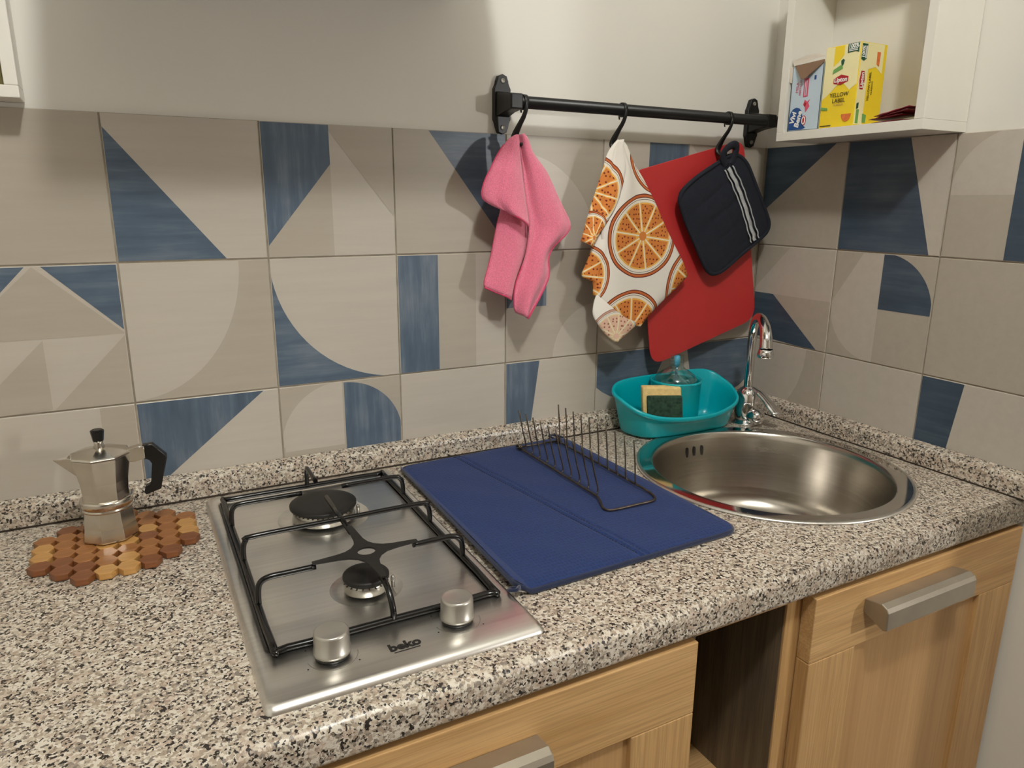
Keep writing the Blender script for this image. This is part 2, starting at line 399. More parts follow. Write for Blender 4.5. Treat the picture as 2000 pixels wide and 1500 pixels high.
D = {
'pk_rl':[(-0.61, 0.5449), (-0.6074, 0.5189), (-0.6035, 0.4896), (-0.6011, 0.4649), (-0.5978, 0.4399), (-0.593, 0.4145), (-0.5906, 0.394), (-0.5924, 0.3734), (-0.5966, 0.35), (-0.6039, 0.3292), (-0.6113, 0.3111), (-0.6162, 0.2901), (-0.6154, 0.2633), (-0.6107, 0.2535)],
'pk_rr':[(-0.6036, 0.5461), (-0.5948, 0.54), (-0.5857, 0.5197), (-0.5736, 0.5053), (-0.5582, 0.4882), (-0.5455, 0.4683), (-0.5325, 0.4454), (-0.5193, 0.4247), (-0.5069, 0.4023), (-0.5149, 0.3851), (-0.5398, 0.3644), (-0.5503, 0.3433), (-0.5504, 0.3084), (-0.5905, 0.2426)],
'pk_fl':[(-0.6188, 0.5436), (-0.6329, 0.5363), (-0.644, 0.524), (-0.6565, 0.507), (-0.6676, 0.4877), (-0.6759, 0.4732), (-0.682, 0.4539), (-0.6793, 0.4431), (-0.6648, 0.4347), (-0.6521, 0.4298)],
'pk_fr':[(-0.6145, 0.5443), (-0.6134, 0.5252), (-0.6118, 0.506), (-0.6095, 0.4891), (-0.6079, 0.4745), (-0.6056, 0.4597), (-0.603, 0.4399), (-0.6005, 0.4249), (-0.5985, 0.4098), (-0.5977, 0.4009)],
'pk_ll':[(-0.6305, 0.4646), (-0.6362, 0.4446), (-0.6404, 0.4246), (-0.6447, 0.4045), (-0.649, 0.3843), (-0.6548, 0.3588), (-0.6621, 0.3333), (-0.67, 0.3103), (-0.67, 0.2998)],
'pk_lr':[(-0.6012, 0.465), (-0.5935, 0.445), (-0.5902, 0.4246), (-0.5869, 0.404), (-0.5875, 0.3833), (-0.5908, 0.3572), (-0.6011, 0.3311), (-0.6115, 0.3077), (-0.6203, 0.2774)],
'tw_ml':[(-0.4128, 0.5449), (-0.4165, 0.5293), (-0.4092, 0.5081), (-0.4069, 0.4937), (-0.4143, 0.4596), (-0.428, 0.4252), (-0.4481, 0.3957), (-0.4467, 0.3659), (-0.4458, 0.3457), (-0.4478, 0.3205), (-0.4515, 0.3002), (-0.4537, 0.2797), (-0.4421, 0.2636), (-0.4093, 0.2431), (-0.3617, 0.2143)],
'tw_mr':[(-0.4067, 0.5458), (-0.3954, 0.5373), (-0.385, 0.5185), (-0.3763, 0.5042), (-0.3574, 0.4826), (-0.3432, 0.463), (-0.3269, 0.4405), (-0.308, 0.4098), (-0.2888, 0.3809), (-0.2714, 0.3568), (-0.2516, 0.3294), (-0.2389, 0.3057), (-0.2434, 0.2963), (-0.3095, 0.2449), (-0.3481, 0.2114)],
'tw_fl':[(-0.4202, 0.5443), (-0.4317, 0.5332), (-0.4415, 0.5188), (-0.448, 0.4973), (-0.4572, 0.471), (-0.4679, 0.4421), (-0.4786, 0.4108), (-0.4838, 0.3914), (-0.4896, 0.3731)],
'tw_fr':[(-0.4142, 0.5445), (-0.4164, 0.5291), (-0.4092, 0.5103), (-0.4082, 0.4911), (-0.4142, 0.4596), (-0.425, 0.4302), (-0.4464, 0.3983), (-0.4565, 0.3861), (-0.4691, 0.3628)],
'tw_bl':[(-0.4588, 0.3857), (-0.4625, 0.3659), (-0.4678, 0.346), (-0.4732, 0.3285), (-0.4788, 0.3148), (-0.4755, 0.3083), (-0.4583, 0.2999), (-0.4573, 0.2767)],
'tw_br':[(-0.4249, 0.3852), (-0.4239, 0.365), (-0.4229, 0.3447), (-0.4251, 0.3268), (-0.4276, 0.3128), (-0.4316, 0.2961), (-0.4389, 0.2835), (-0.443, 0.2707)],
'tw_cl':[(-0.4562, 0.278), (-0.4619, 0.2654), (-0.4641, 0.2449), (-0.4557, 0.2287), (-0.4373, 0.2062), (-0.4174, 0.1899)],
'tw_cr':[(-0.4547, 0.2774), (-0.4337, 0.2625), (-0.4106, 0.2453), (-0.3904, 0.2321), (-0.3666, 0.2183), (-0.4077, 0.1904)],
'o1':[(-0.3556, 0.3794), (-0.4366, 0.3807), (-0.2731, 0.378), (-0.3603, 0.4523), (-0.3506, 0.3023)],
'o2':[(-0.375, 0.2139), (-0.4527, 0.2197), (-0.379, 0.2824)],
'o3':[(-0.4872, 0.3144), (-0.4271, 0.312), (-0.489, 0.3618)],
'o4':[(-0.2166, 0.2785), (-0.295, 0.2823)],
'o5':[(-0.4659, 0.459), (-0.4066, 0.4597), (-0.4681, 0.5111)],
'o6':[(-0.3161, 0.5182), (-0.388, 0.516), (-0.3118, 0.4608)],
'o7':[(-0.4687, 0.3812), (-0.4897, 0.3815), (-0.4703, 0.4204)],
'board':[(-0.3474, 0.4968), (-0.3361, 0.5024), (-0.1691, 0.5436), (-0.1333, 0.5535), (-0.1173, 0.5541), (-0.1003, 0.5472), (-0.0905, 0.5341), (-0.029, 0.2366), (-0.0283, 0.2191), (-0.0402, 0.2067), (-0.0597, 0.1983), (-0.2504, 0.1369), (-0.2683, 0.1323), (-0.284, 0.1349), (-0.2963, 0.1465), (-0.3037, 0.1616)],
'pot':[(-0.1822, 0.5131), (-0.1576, 0.5259), (-0.1314, 0.5277), (-0.1099, 0.5151), (-0.0938, 0.4945), (-0.0683, 0.456), (-0.0421, 0.4163), (-0.0341, 0.3991), (-0.0379, 0.3839), (-0.0547, 0.3699), (-0.103, 0.3395), (-0.144, 0.3125), (-0.1647, 0.3043), (-0.1822, 0.3059), (-0.1982, 0.3214), (-0.2225, 0.3593), (-0.2504, 0.4028), (-0.2668, 0.4356), (-0.2692, 0.4494), (-0.2618, 0.4633), (-0.2304, 0.4869)],
'stripe1':[(-0.1669, 0.5013), (-0.1512, 0.4836), (-0.1374, 0.4639), (-0.1234, 0.4438), (-0.1116, 0.4235), (-0.0991, 0.3994), (-0.0865, 0.3749), (-0.0817, 0.3643)],
'stripe2':[(-0.1561, 0.5064), (-0.1387, 0.4871), (-0.1238, 0.4674), (-0.112, 0.4473), (-0.0984, 0.4252), (-0.0874, 0.4028), (-0.0751, 0.3817), (-0.0701, 0.3693)],
'loop':[(-0.1593, 0.5148), (-0.1738, 0.5225), (-0.1778, 0.5305), (-0.1689, 0.5405), (-0.1537, 0.5475), (-0.1429, 0.5447), (-0.1416, 0.5333), (-0.1463, 0.5217), (-0.1488, 0.5151)],
'hook1':[(-0.5976, 0.593)],
'hook2':[(-0.3994, 0.6055)],
'hook3':[(-0.1359, 0.6221)],
'flapB':[(-0.1264, 0.6956), (-0.1759, 0.6958), (-0.1991, 0.6858), (-0.1381, 0.6857)],
'flapA':[(-0.1508, 0.6826), (-0.2111, 0.6819), (-0.2104, 0.6767), (-0.1833, 0.6552), (-0.1771, 0.6555)],
'lip1':[(-0.2319, 0.6463), (-0.2611, 0.6477), (-0.2632, 0.6412), (-0.247, 0.6366), (-0.2328, 0.6397)],
'teafront':[(-0.2009, 0.6969), (-0.2648, 0.698), (-0.2799, 0.5643), (-0.2069, 0.5652)],
'tea_txt':[(-0.2291, 0.6162), (-0.2351, 0.6062), (-0.2328, 0.6397), (-0.2252, 0.6618), (-0.2497, 0.6816), (-0.2509, 0.5759), (-0.2487, 0.6968), (-0.2704, 0.6975)],
'blue':[(-0.142, 0.5664), (-0.206, 0.5654), (-0.1366, 0.6803), (-0.2032, 0.6853), (-0.1382, 0.5858), (-0.1802, 0.5821), (-0.1562, 0.6088), (-0.166, 0.6224), (-0.1768, 0.6555), (-0.1791, 0.6093), (-0.183, 0.5799)],
'teaside':[(-0.1176, 0.6941), (-0.0329, 0.6971), (-0.0937, 0.5664), (-0.0354, 0.5787), (-0.1101, 0.6914), (-0.0819, 0.6933), (-0.0813, 0.6679), (-0.0882, 0.6139), (-0.0799, 0.6458), (-0.0583, 0.6032), (-0.0559, 0.6576), (-0.0496, 0.6849), (-0.0898, 0.5994)],
'packets':[(-0.3041, 0.5682), (-0.3849, 0.5766), (-0.3865, 0.5663), (-0.3435, 0.5675)],
}

# ================================================================== THE ROOM
XF, YH, TW, Z1, TH, ZU = -0.20718, -0.19601, 0.2, 0.15441, 0.19639, 0.03705
def struct(o): return tag(o, kind='structure')
wb = struct(MB().box((-2.6, .006, -UP), (0.12, .12, 1.8)).build('wall_back', 'paint'))
wr = struct(MB().box((.006, -1.0, -UP), (.12, .006, 1.8)).build('wall_right', 'paint'))
struct(MB().box((-2.72, -2.9, -UP), (-2.6, .12, 1.8)).build('wall_left', 'paint'))
struct(MB().box((-2.72, -3.02, -UP), (1.72, -2.9, 1.8)).build('wall_front', 'far_wall'))
struct(MB().box((1.6, -2.9, -UP), (1.72, -1.0, 1.8)).build('wall_far_right', 'paint'))
struct(MB().box((.12, -1.0, -UP), (1.72, -.88, 1.8)).build('wall_alcove', 'paint'))
struct(MB().box((-2.72, -3.02, -UP-.1), (1.72, .12, -UP)).build('floor', 'floor'))
struct(MB().box((-2.72, -3.02, 1.8), (1.72, .12, 1.9)).build('ceiling', 'paint'))

# ------------------------------------------------------------------ printed wall tiles
def clip(poly, ax, lim, keep_ge):
    out = []
    for i in range(len(poly)):
        a, b = poly[i-1], poly[i]
        ia = (a[ax] >= lim) if keep_ge else (a[ax] <= lim); ib = (b[ax] >= lim) if keep_ge else (b[ax] <= lim)
        if ia != ib:
            t = (lim-a[ax])/(b[ax]-a[ax]); out.append(tuple(a[k]+(b[k]-a[k])*t for k in (0, 1)))
        if ib: out.append(b)
    return out
def arc(cx, cy, r, a0, a1, n=20):
    return [(cx+r*math.cos(math.radians(a0+(a1-a0)*k/n)), cy+r*math.sin(math.radians(a0+(a1-a0)*k/n))) for k in range(n+1)]
def pie(cx, cy, r, a0, a1): return [(cx, cy)]+arc(cx, cy, r, a0, a1)
SL = {'L': 0, 'G': 1, 'H': 2, 'V': 3}
def tile(wall, x0, z0, base, shapes, vmin=0, vmax=1, umin=0, umax=1):
    """x0: along-wall coordinate of the left edge seen from the room; u grows to the right, v up"""
    back = wall == 'b'; g = .0011; T = .007
    def P(u, v, d): 
        s = (x0+u*TW) if back else (x0-u*TW); z = z0+v*TW
        return (s, -d, z) if back else (-d, s, z)
    m = MB(); m.slot = SL[base]
    a, b = umin+g/TW, umax-g/TW; c, d = vmin+g/TW, vmax-g/TW; e = .0009/TW
    jit = random.uniform(-.00025, .00025)
    m.box(P(a, c, -T+.001), P(b, d, -.0006+jit))
    R = [[P(a,c,-.0006+jit),P(b,c,-.0006+jit),P(b,d,-.0006+jit),P(a,d,-.0006+jit)],[P(a+e,c+e,jit),P(b-e,c+e,jit),P(b-e,d-e,jit),P(a+e,d-e,jit)]]
    m.rings(R, False, False, True)
    for i, (k, poly) in enumerate(shapes):
        for ax, lim, ge in ((0, a+e, True), (0, b-e, False), (1, c+e, True), (1, d-e, False)):
            poly = clip(poly, ax, lim, ge)
            if len(poly) < 3: break
        if len(poly) < 3: continue
        m.slot = SL[k]; lift = jit+.00012*(i+1)
        V = [m.bm.verts.new(P(u, v, lift)) for u, v in poly]
        if len(poly) > 4:
            for tri in tessellate_polygon([[Vector((u, v, 0)) for u, v in poly]]): m._f([V[t] for t in tri])
        else: m._f(V)
    o = m.build('tile', ['tile_light', 'tile_beige', 'tile_blue_h' if back else 'tile_blue_y_shaded', 'tile_blue_v'], wb if back else wr, fix=False)
    bmn = o.data
    # every face of a print must look into the room
    nrm = Vector((0,-1,0)) if back else Vector((-1,0,0))
    for p in bmn.polygons:
        if len(p.vertices) and abs(p.normal.dot(nrm)) > .95 and p.normal.dot(nrm) < 0 and abs((p.center.y if back else p.center.x)) < .0055: p.flip()
    return o
B = []
zt, zm, zb = Z1+.2, Z1, Z1-.2
top = TH/TW; cut = .40
xc = lambda i: XF+(i-6)*TW
# top row, left to right
tops = {-1: ('G', [('L', [(0,0),(.5,0),(0,.5)])]), 0: ('G', []),
 1: ('G', [('L', [(0,.88),(0,1),(1,1),(1,0),(.71,0)]), ('H', [(0,0),(.715,0),(0,.90)])]),
 2: ('L', [('V', [(0,1),(.5,1),(.5,.69),(0,.08)]), ('G', [(0,.08),(.5,.69),(.5,0),(0,0)]), ('G', [(.5,1),(.5,.93),(1,.29),(1,1)])]),
 3: ('G', [('H', [(.28,1),(1,1),(1,.07)])]),
 4: ('G', [('L', pie(.08,-.02,.86,0,92))]),
 5: ('L', [('V', [(.52,1),(1,1),(1,.2),(.52,.2)])]),
 6: ('G', [('L', [(0,0),(1,0),(0,1)])])}
mids = {-1: ('L', [('H', [(0,0),(.6,0),(0,.7)])]),
 0: ('L', [('H', [(0,1),(.47,1),(0,.5)]), ('H', [(.54,1),(1,1),(1,.53)]), ('G', [(.5,.99),(1,.51),(0,.51)]), ('G', [(1,.51),(1,0),(.5,0)]), ('G', [(.5,.5),(.5,.02),(0,0)])]),
 1: ('G', [('L', pie(0,1,.0,0,0)[:1]+[(0,1)]+[(0+.785*math.cos(math.radians(t)), 1-.985*math.sin(math.radians(t))) for t in range(0, 91, 5)])]),
 2: ('L', [('H', [(0,0)]+arc(1,1,1,180,270))]),
 3: ('L', [('V', [(0,0),(.36,0),(.36,1),(0,1)]), ('G', [(.36,0),(.71,0),(.71,1),(.36,1)])]),
 4: ('G', [('L', pie(1,0,.5,90,180)), ('V', [(0,.5),(.42,.5),(.42,1),(0,1)])]),
 5: ('G', [('L', [(0,1),(.6,1),(0,.3)])]),
 6: ('G', [('L', [(0,0),(1,0),(1,.32),(0,.02)])])}
bots = {-1: ('L', []), 0: ('L', [('G', [(.775,0),(1,0),(1,1),(.775,1)])]),
 1: ('L', [('V', [(0,1),(.9,1),(.14,.39),(0,.28)])]),
 2: ('G', [('L', pie(.5,.5,.5,90,180)), ('L', [(.02,.5),(.5,.5),(.5,.46),(.02,.46)]), ('V', [(.515,0),(1,0)]+arc(.515,.5,.485,0,90)+[(.515,1)])]),
 3: ('L', []),
 4: ('L', [('V', [(0,1),(.36,1),(.26,.3),(0,.3)])]),
 5: ('L', [('H', [(0,1),(.9,1),(.64,.5),(.30,.52),(.18,.545),(.08,.60),(0,.66)])]),
 6: ('L', [('H', [(.13,1),(1,1),(1,.52),(.92,.46),(.8,.42),(.26,.42)])])}
for i in range(-1, 7):
    um = 1.02 if i == 6 else 1
    tile('b', xc(i), zt, *tops[i], vmax=top, umax=um)
    tile('b', xc(i), zm, *mids[i], umax=um)
    tile('b', xc(i), zb, *bots[i], vmin=cut, umax=um)
rt_ = {0: ('G', [('H', [(0,1),(.90,1),(0,.31)])]),
 1: ('G', [('L', [(.58,1),(1,1),(1,0),(.9,0)]), ('H', [(0,0),(0,1),(.595,1),(.905,0)])]),
 2: ('L', [('G', [(0,0),(.5,0),(.5,.5),(0,.5)]), ('G', [(0,1)]+arc(.5,.5,.5,180,90)+[(.5,1)]), ('H', [(.5,0),(1,0),(1,1),(.5,.95)])])}
rm_ = {0: ('L', [('G', [(.46,1),(0,.52),(0,1)]), ('G', [(.28,.5),(1,.5),(1,0),(.9,0)]), ('H', [(0,.5),(.28,.5),(.9,0),(0,.04)])]),
 1: ('G', [('L', pie(.5,.5,.5,180,270)), ('L', [(0,.5),(.5,.5),(.5,1),(.3,1)]), ('H', pie(.5,.5,.5,0,90))]),
 2: ('G', [])}
rb_ = {0: ('L', [('G', [(1,0),(1,1),(.78,1)]+[(.76,.8),(.70,.6),(.60,.42),(.55,.3)])]), 1: ('L', []),
 2: ('L', [('H', [(0,1),(.37,1),(.30,.42),(.27,.2),(0,.2)])])}
for i in range(3):
    x0 = YH-(i-1)*TW; u0 = .02 if i == 0 else 0
    tile('r', x0, zt, *rt_[i], vmax=top, umin=u0); tile('r', x0, zm, *rm_[i], umin=u0); tile('r', x0, zb, *rb_[i], vmin=cut, umin=u0)
MB().box((xc(-1), .0016, zb+.06), (.004, .0065, zt+TH-.001)).build('grout', 'grout', wb)
MB().box((.0016, YH-.4, zb+.06), (.0065, .004, zt+TH-.001)).build('grout', 'grout', wr)

# ================================================================== WORKTOP with its round cut-out
SC = (-.263, -.317); SR_OUT, SR_IN = .2240, .1945
def worktop():
    m = MB(); x0, x1, yb, yf = -2.0, -.0005, -.0005, -.584; zt_, zb_ = 0, -.040; n = 72
    circ = [(SC[0]+.2065*math.cos(2*math.pi*k/n), SC[1]+.2065*math.sin(2*math.pi*k/n)) for k in range(n)]
    for z, top_ in ((zt_, True), (zb_, False)):
        outer = [(x0, yb), (x1, yb), (x1, yf), (x0, yf)]
        allv = outer+circ; V = [m.bm.verts.new((x, y, z)) for x, y in allv]
        for tri in tessellate_polygon([[Vector((x, y, 0)) for x, y in outer], [Vector((x, y, 0)) for x, y in circ]]): m._f([V[i] for i in tri])
        if top_: T = V
        else: Bt = V
    for k in range(n): m._f([T[4+k], T[4+(k+1) % n], Bt[4+(k+1) % n], Bt[4+k]])
    m._f([T[0], T[1], Bt[1], Bt[0]])
    prof = [(yf, 0)] + [(yf-.012*math.sin(math.radians(a)), -.012+.012*math.cos(math.radians(a))) for a in range(10, 91, 10)] + [(yf-.012, -.030)] + [(yf-.012+.006*(1-math.cos(math.radians(a))), -.034-.006*math.sin(math.radians(a))) for a in range(0, 91, 30)] + [(yf, -.04)]
    m.grid([[(x, y, z) for y, z in prof] for x in (x0, x1)])
    for x in (x0, x1): m.poly([(x, yb, 0)]+[(x, y, z) for y, z in prof]+[(x, yb, -.04)])
    bmesh.ops.remove_doubles(m.bm, verts=m.bm.verts, dist=1e-5)
    return tag(m.build('worktop', 'granite'), 'speckled beige and black granite-look laminate worktop with rounded front edge', 'worktop')
worktop()
def upstand(name, a, b, along_x, label):
    pr = [(0, 0), (.0185, 0), (.020, .002), (.020, .026), (.0185, .0305), (.015, .0335), (.001, .0375), (0, .0375)]
    m = MB()
    R = []
    for s in (a, b):
        R.append([((s, -d-.0005, z+.0003) if along_x else (-d-.0005, s, z+.0003)) for d, z in pr])
    m.rings(R, False, True, True); o = m.build('upstand', 'granite'); tag(o, label, 'upstand')
    s = MB()
    if along_x: s.box((a, -.0222, .0002), (b, -.0200, .0026)); s.build('sealant_strip', 'seal', o)
    else: s.box((-.0222, a, .0002), (-.0200, b, .0022)); s.build('sealant_strip', 'seal', o)
    return o
upstand('upstand', -2.0, -.0005, True, 'long granite-look upstand strip under the tiles behind the hob')
u2_ = upstand('upstand', -.0225, -.598, False, 'short granite-look upstand strip on the side wall right of the sink')
MB().box((-.0212, -.5995, .0005), (-.0005, -.598, .037)).build('end_cap', 'lid_w', u2_)

# ================================================================== BASE CABINETS
YF = -.595
def handle(x0, x1, parent):
    m = MB()
    dz = -.013 if x0 > -.5 else -.030
    prof = [(YF, -.058+dz), (YF-.024, -.054+dz), (YF-.032, -.0575+dz), (YF-.035, -.063+dz), (YF-.036, -.088+dz), (YF-.030, -.0905+dz), (YF-.006, -.080+dz), (YF, -.078+dz)]
    m.rings([[(x, y, z) for y, z in prof] for x in (x0, x1)], False, True, True)
    return bevel(m.build('handle', 'handle', parent), .0015)
def shaker_door(x0, x1, zt_, zb_, parent, hx):
    d = bpy.data.objects.new('door', None); link(d, parent); d.empty_display_size = .05
    RAIL, ST = .094, .090
    bevel(MB().box((x0, YF, zt_-RAIL), (x1, YF+.021, zt_)).build('top_rail', 'wood_h', d), .0012)
    bevel(MB().box((x0, YF, zb_), (x1, YF+.021, zb_+RAIL)).build('bottom_rail', 'wood_h', d), .0012)
    bevel(MB().box((x0, YF, zb_+RAIL+.0006), (x0+ST, YF+.021, zt_-RAIL-.0006)).build('stile', 'wood_v', d), .0012)
    bevel(MB().box((x1-ST, YF, zb_+RAIL+.0006), (x1, YF+.021, zt_-RAIL-.0006)).build('stile', 'wood_v', d), .0012)
    MB().box((x0+ST-.003, YF+.007, zb_+RAIL-.003), (x1-ST+.003, YF+.018, zt_-RAIL+.003)).build('panel', 'wood_p', d)
    handle(hx[0], hx[1], d)
    return d
def cabinet(label, x0, x1, door_x, hx, group=None):
    t = thing('base_cabinet', label, 'cabinet', ((x0+x1)/2, -.3, -UP))
    m = MB(); zt_, zb_ = -.0405, -UP+.0
    for a, b in (((x0, -.573, zb_+.1), (x0+.018, -.01, zt_)), ((x1-.018, -.573, zb_+.1), (x1, -.01, zt_)), ((x0, -.573, zb_+.1), (x1, -.01, zb_+.118)), ((x0, -.02, zb_+.1), (x1, -.01, zt_)), ((x0+.03, -.52, zb_), (x1-.03, -.50, zb_+.1))): m.box(a, b)
    m.box((x0+.018, -.573, zt_-.018), (x1-.018, -.535, zt_))
    m.build('carcass', 'wood_v', t)
    shaker_door(door_x[0], door_x[1], -.047, -UP+.12, t, hx)
    rebase(t)
    return t
# the doors are children of an empty child: give them the same frame
def cab(label, x0, x1, dx, hx):
    return cabinet(label, x0, x1, dx, hx)
cab('oak shaker base cabinet under the sink, closed door against the right wall', -.472, -.0005, (-.469, -.003), (-.372, -.178))
cab('oak shaker base cabinet under the hob, left of the open slot', -1.135, -.655, (-1.133, -.664), (-1.070, -.876))
cab('oak base cabinet at far left below the coffee pot side of the worktop', -1.76, -1.1365, (-1.757, -1.138), (-1.70, -1.49))
t = thing('open_shelf_cabinet', 'narrow open cabinet slot between the two oak-doored base cabinets', 'cabinet', (-.56, -.3, -UP))
m = MB(); m.box((-.497, -.575, -UP+.1), (-.4725, -.01, -.0405)); bevel(m.build('side_panel', 'wood_v', t), .001)
MB().box((-.4985, -.572, -UP+.1), (-.4972, -.02, -.058)).build('inner_lining', 'carcass', t)
MB().box((-.6545, -.575, -UP+.1), (-.650, -.01, -.0405)).build('side_panel', 'carcass', t)
MB().box((-.650, -.575, -.056), (-.497, -.50, -.0405)).build('top_rail', 'wood_h', t)
MB().box((-.650, -.02, -UP+.1), (-.497, -.012, -.0405)).build('back_panel', 'carcass', t)
MB().box((-.650, -.56, -.395), (-.4986, -.03, -.379)).build('shelf', 'wood_h', t)
MB().box((-.650, -.56, -UP+.1), (-.4986, -.03, -UP+.118)).build('bottom_panel', 'carcass', t)
rebase(t)

# ================================================================== COOKER HOOD above the frame edge
t = thing('cooker_hood', 'grey cooker hood hung on the wall above the hob', 'hood', (-.93, -.0, .762))
m = MB(); m.prism([(-1.21, .004, .762), (-1.21, -.34, .762), (-1.21, -.34, .80), (-1.21, -.22, .92), (-1.21, .004, .92)], (.512, 0, 0)); m.build('canopy', 'paint_dark', t)
MB().box((-1.08, -.24, .92), (-.82, .004, 1.3)).build('chimney', 'paint_dark', t); rebase(t)

# ================================================================== SINK
t = thing('sink', 'round stainless steel sink bowl set into the right end of the worktop', 'sink', (SC[0], SC[1], 0))
m = MB(); m.lathe([(SR_OUT-.004, .0002), (SR_OUT, .0006), (SR_OUT+.0005, .0016), (SR_OUT-.002, .0032), (SR_OUT-.006, .0036)], (*SC, 0), 96, cap0=False, cap1=False)
m.build('rim_edge', 'steel', t)
m = MB(); m.lathe([(SR_OUT-.006, .0036), (SR_OUT-.0066, .00362), (SR_OUT-.008, .0036), (SR_IN+.0046, .00345), (SR_IN+.0038, .0034), (SR_IN+.0032, .0032), (SR_IN+.0012, .0016)], (*SC, 0), 96, cap0=False, cap1=False)
m.build('rim', 'mirror_steel', t)
m = MB(); prof = [(SR_IN+.0012, .0016), (SR_IN-.001, -.001), (SR_IN-.003, -.010), (SR_IN-.009, -.060), (SR_IN-.018, -.105)]
for a in range(0, 91, 10): prof.append((.138+(SR_IN-.020-.138)*math.cos(math.radians(a)), -.110-.040*math.sin(math.radians(a))))
prof += [(.08, -.1525), (.045, -.155), (.040, -.158)]
m.lathe(prof, (*SC, 0), 96, cap0=False, cap1=True); m.build('bowl', 'steel_bowl', t)
m = MB(); m.lathe([(.036, -.1575), (.036, -.155), (.028, -.1555), (.012, -.157), (.004, -.152), (0.001, -.1515)], (*SC, 0), 40); m.build('drain', 'chrome', t)
OVF = 83
for k, da in enumerate((11, 5.5, 0)):
    a = math.radians(OVF+da)
    r = SR_IN-.0052; m = MB()
    d = Vector((math.cos(a), math.sin(a), 0)); s_ = Vector((-math.sin(a), math.cos(a), 0)); c = Vector((*SC, -.031))+d*(r-.0002)
    pts = [c+s_*(.0034*math.cos(th))+Vector((0, 0, .011*math.sin(th)*(1 if abs(math.sin(th)) > .3 else .9))) for th in [2*math.pi*i/16 for i in range(16)]]
    m.prism(pts, -d*.0012); m.build('overflow_slot', 'black_plastic', t)
rebase(t)

# ------------------------------------------------------------------ tap
FC = Vector((-.103, -.104, 0)); sd = Vector((-.56, -.83, 0)).normalized()
t = thing('mixer_tap', 'chrome mixer tap with tall curved spout in the corner behind the sink', 'tap', tuple(FC))
MB().lathe([(.027, 0), (.027, .003), (.024, .006), (.0215, .008), (.0215, .011)], FC, 40).build('base', 'chrome', t)
MB().lathe([(.0220, .010), (.0225, .014), (.0240, .030), (.0238, .048), (.0215, .062), (.016, .072), (.0098, .077)], FC, 40).build('body', 'chrome', t)
sp = smooth_open([FC+Vector((0, 0, .068)), FC+Vector((0, 0, .12)), FC+Vector((0, 0, .175)), FC+sd*.008+Vector((0, 0, .203)), FC+sd*.030+Vector((0, 0, .222)), FC+sd*.062+Vector((0, 0, .226)), FC+sd*.092+Vector((0, 0, .216)), FC+sd*.110+Vector((0, 0, .198)), FC+sd*.116+Vector((0, 0, .178))], 6)
MB().tube(sp, [.0088+.0035*max(0, (i-30)/18) for i in range(len(sp))], 16).build('spout', 'chrome', t)
MB().lathe([(.0125, 0), (.0138, -.006), (.0145, -.008), (.0145, -.0145), (.013, -.016)], FC+sd*.116+Vector((0, 0, .178)), 24).build('aerator', 'chrome', t)
m = MB(); lv = [FC+Vector((.004, -.008, .075)), FC+Vector((.006, -.026, .069)), FC+Vector((.008, -.046, .056)), FC+Vector((.010, -.066, .040)), FC+Vector((.010, -.076, .033))]
m.tube(smooth_open(lv, 4), [.009]*4+[.0115]*5+[.0135]*6+[.011, .007], 12, flat=.40, flat_dir=(0, 0, 1)); m.build('lever', 'chrome', t)
MB().lathe([(.011, 0), (.0160, .004), (.0165, .018), (.0140, .026), (.007, .031)], FC+Vector((-.002, -.014, .018)), 24, axis=(.05, -1, .15)).build('cartridge_cap', 'chrome', t)
rebase(t)

# ================================================================== HOB
HX0, HX1, HY0, HY1 = -1.1315, -.8465, -.038, -.561
t = thing('gas_hob', 'two-burner stainless steel gas hob with black pan grid, set in the worktop', 'hob', ((HX0+HX1)/2, (HY0+HY1)/2, 0))
def rect(x0, x1, y0, y1, z, r=.006, n=4):
    return [(p[0], p[1], z) for p in round_poly([(x0, y1), (x1, y1), (x1, y0), (x0, y0)], r, n)]
wx0, wx1, wy0, wy1 = HX0+.014, HX1-.012, HY0-.020, HY1+.085
m = MB()
m.rings([rect(HX0, HX1, HY0, HY1, .0003, .010), rect(HX0+.0005, HX1-.0005, HY0-.0005, HY1+.0005, .0022, .010), rect(HX0+.0025, HX1-.0025, HY0-.0025, HY1+.004, .0060, .009), rect(HX0+.0055, HX1-.0055, HY0-.0055, HY1+.0095, .0074, .008),
         rect(wx0, wx1, wy0, wy1, .0076, .006), rect(wx0+.002, wx1-.002, wy0-.002, wy1+.002, .0060, .006), rect(wx0+.006, wx1-.006, wy0-.006, wy1+.006, .0048, .006), rect(wx0+.02, wx1-.02, wy0-.02, wy1+.02, .0044, .004)], True, False, False)
# well floor with two round dishes
floor_r = rect(wx0+.02, wx1-.02, wy0-.02, wy1+.02, .0044, .004)
BB = Vector((-.987, -.176, 0)); FB = Vector((-.990, -.392, 0)); RB, RF = .063, .042
holes = []
for c, R in ((BB, RB), (FB, RF)): holes.append([Vector((c.x+R*math.cos(2*math.pi*k/48), c.y+R*math.sin(2*math.pi*k/48), .0044)) for k in range(48)])
allp = [Vector(p) for p in floor_r]+holes[0]+holes[1]; V = [m.bm.verts.new(p) for p in allp]
for tri in tessellate_polygon([[Vector((p[0], p[1], 0)) for p in floor_r], [Vector((p.x, p.y, 0)) for p in holes[0]], [Vector((p.x, p.y, 0)) for p in holes[1]]]): m._f([V[i] for i in tri])
for c, R, ri in ((BB, RB, .049), (FB, RF, .029)):
    m.lathe([(R, .0044), (R-.0008, .0038), (ri+.003, .0014), (ri-.002, .0010), (ri-.012, .0010)], c, 48, cap0=False, cap1=True)
bmesh.ops.remove_doubles(m.bm, verts=m.bm.verts, dist=1e-5)
m.build('panel', 'steel', t)
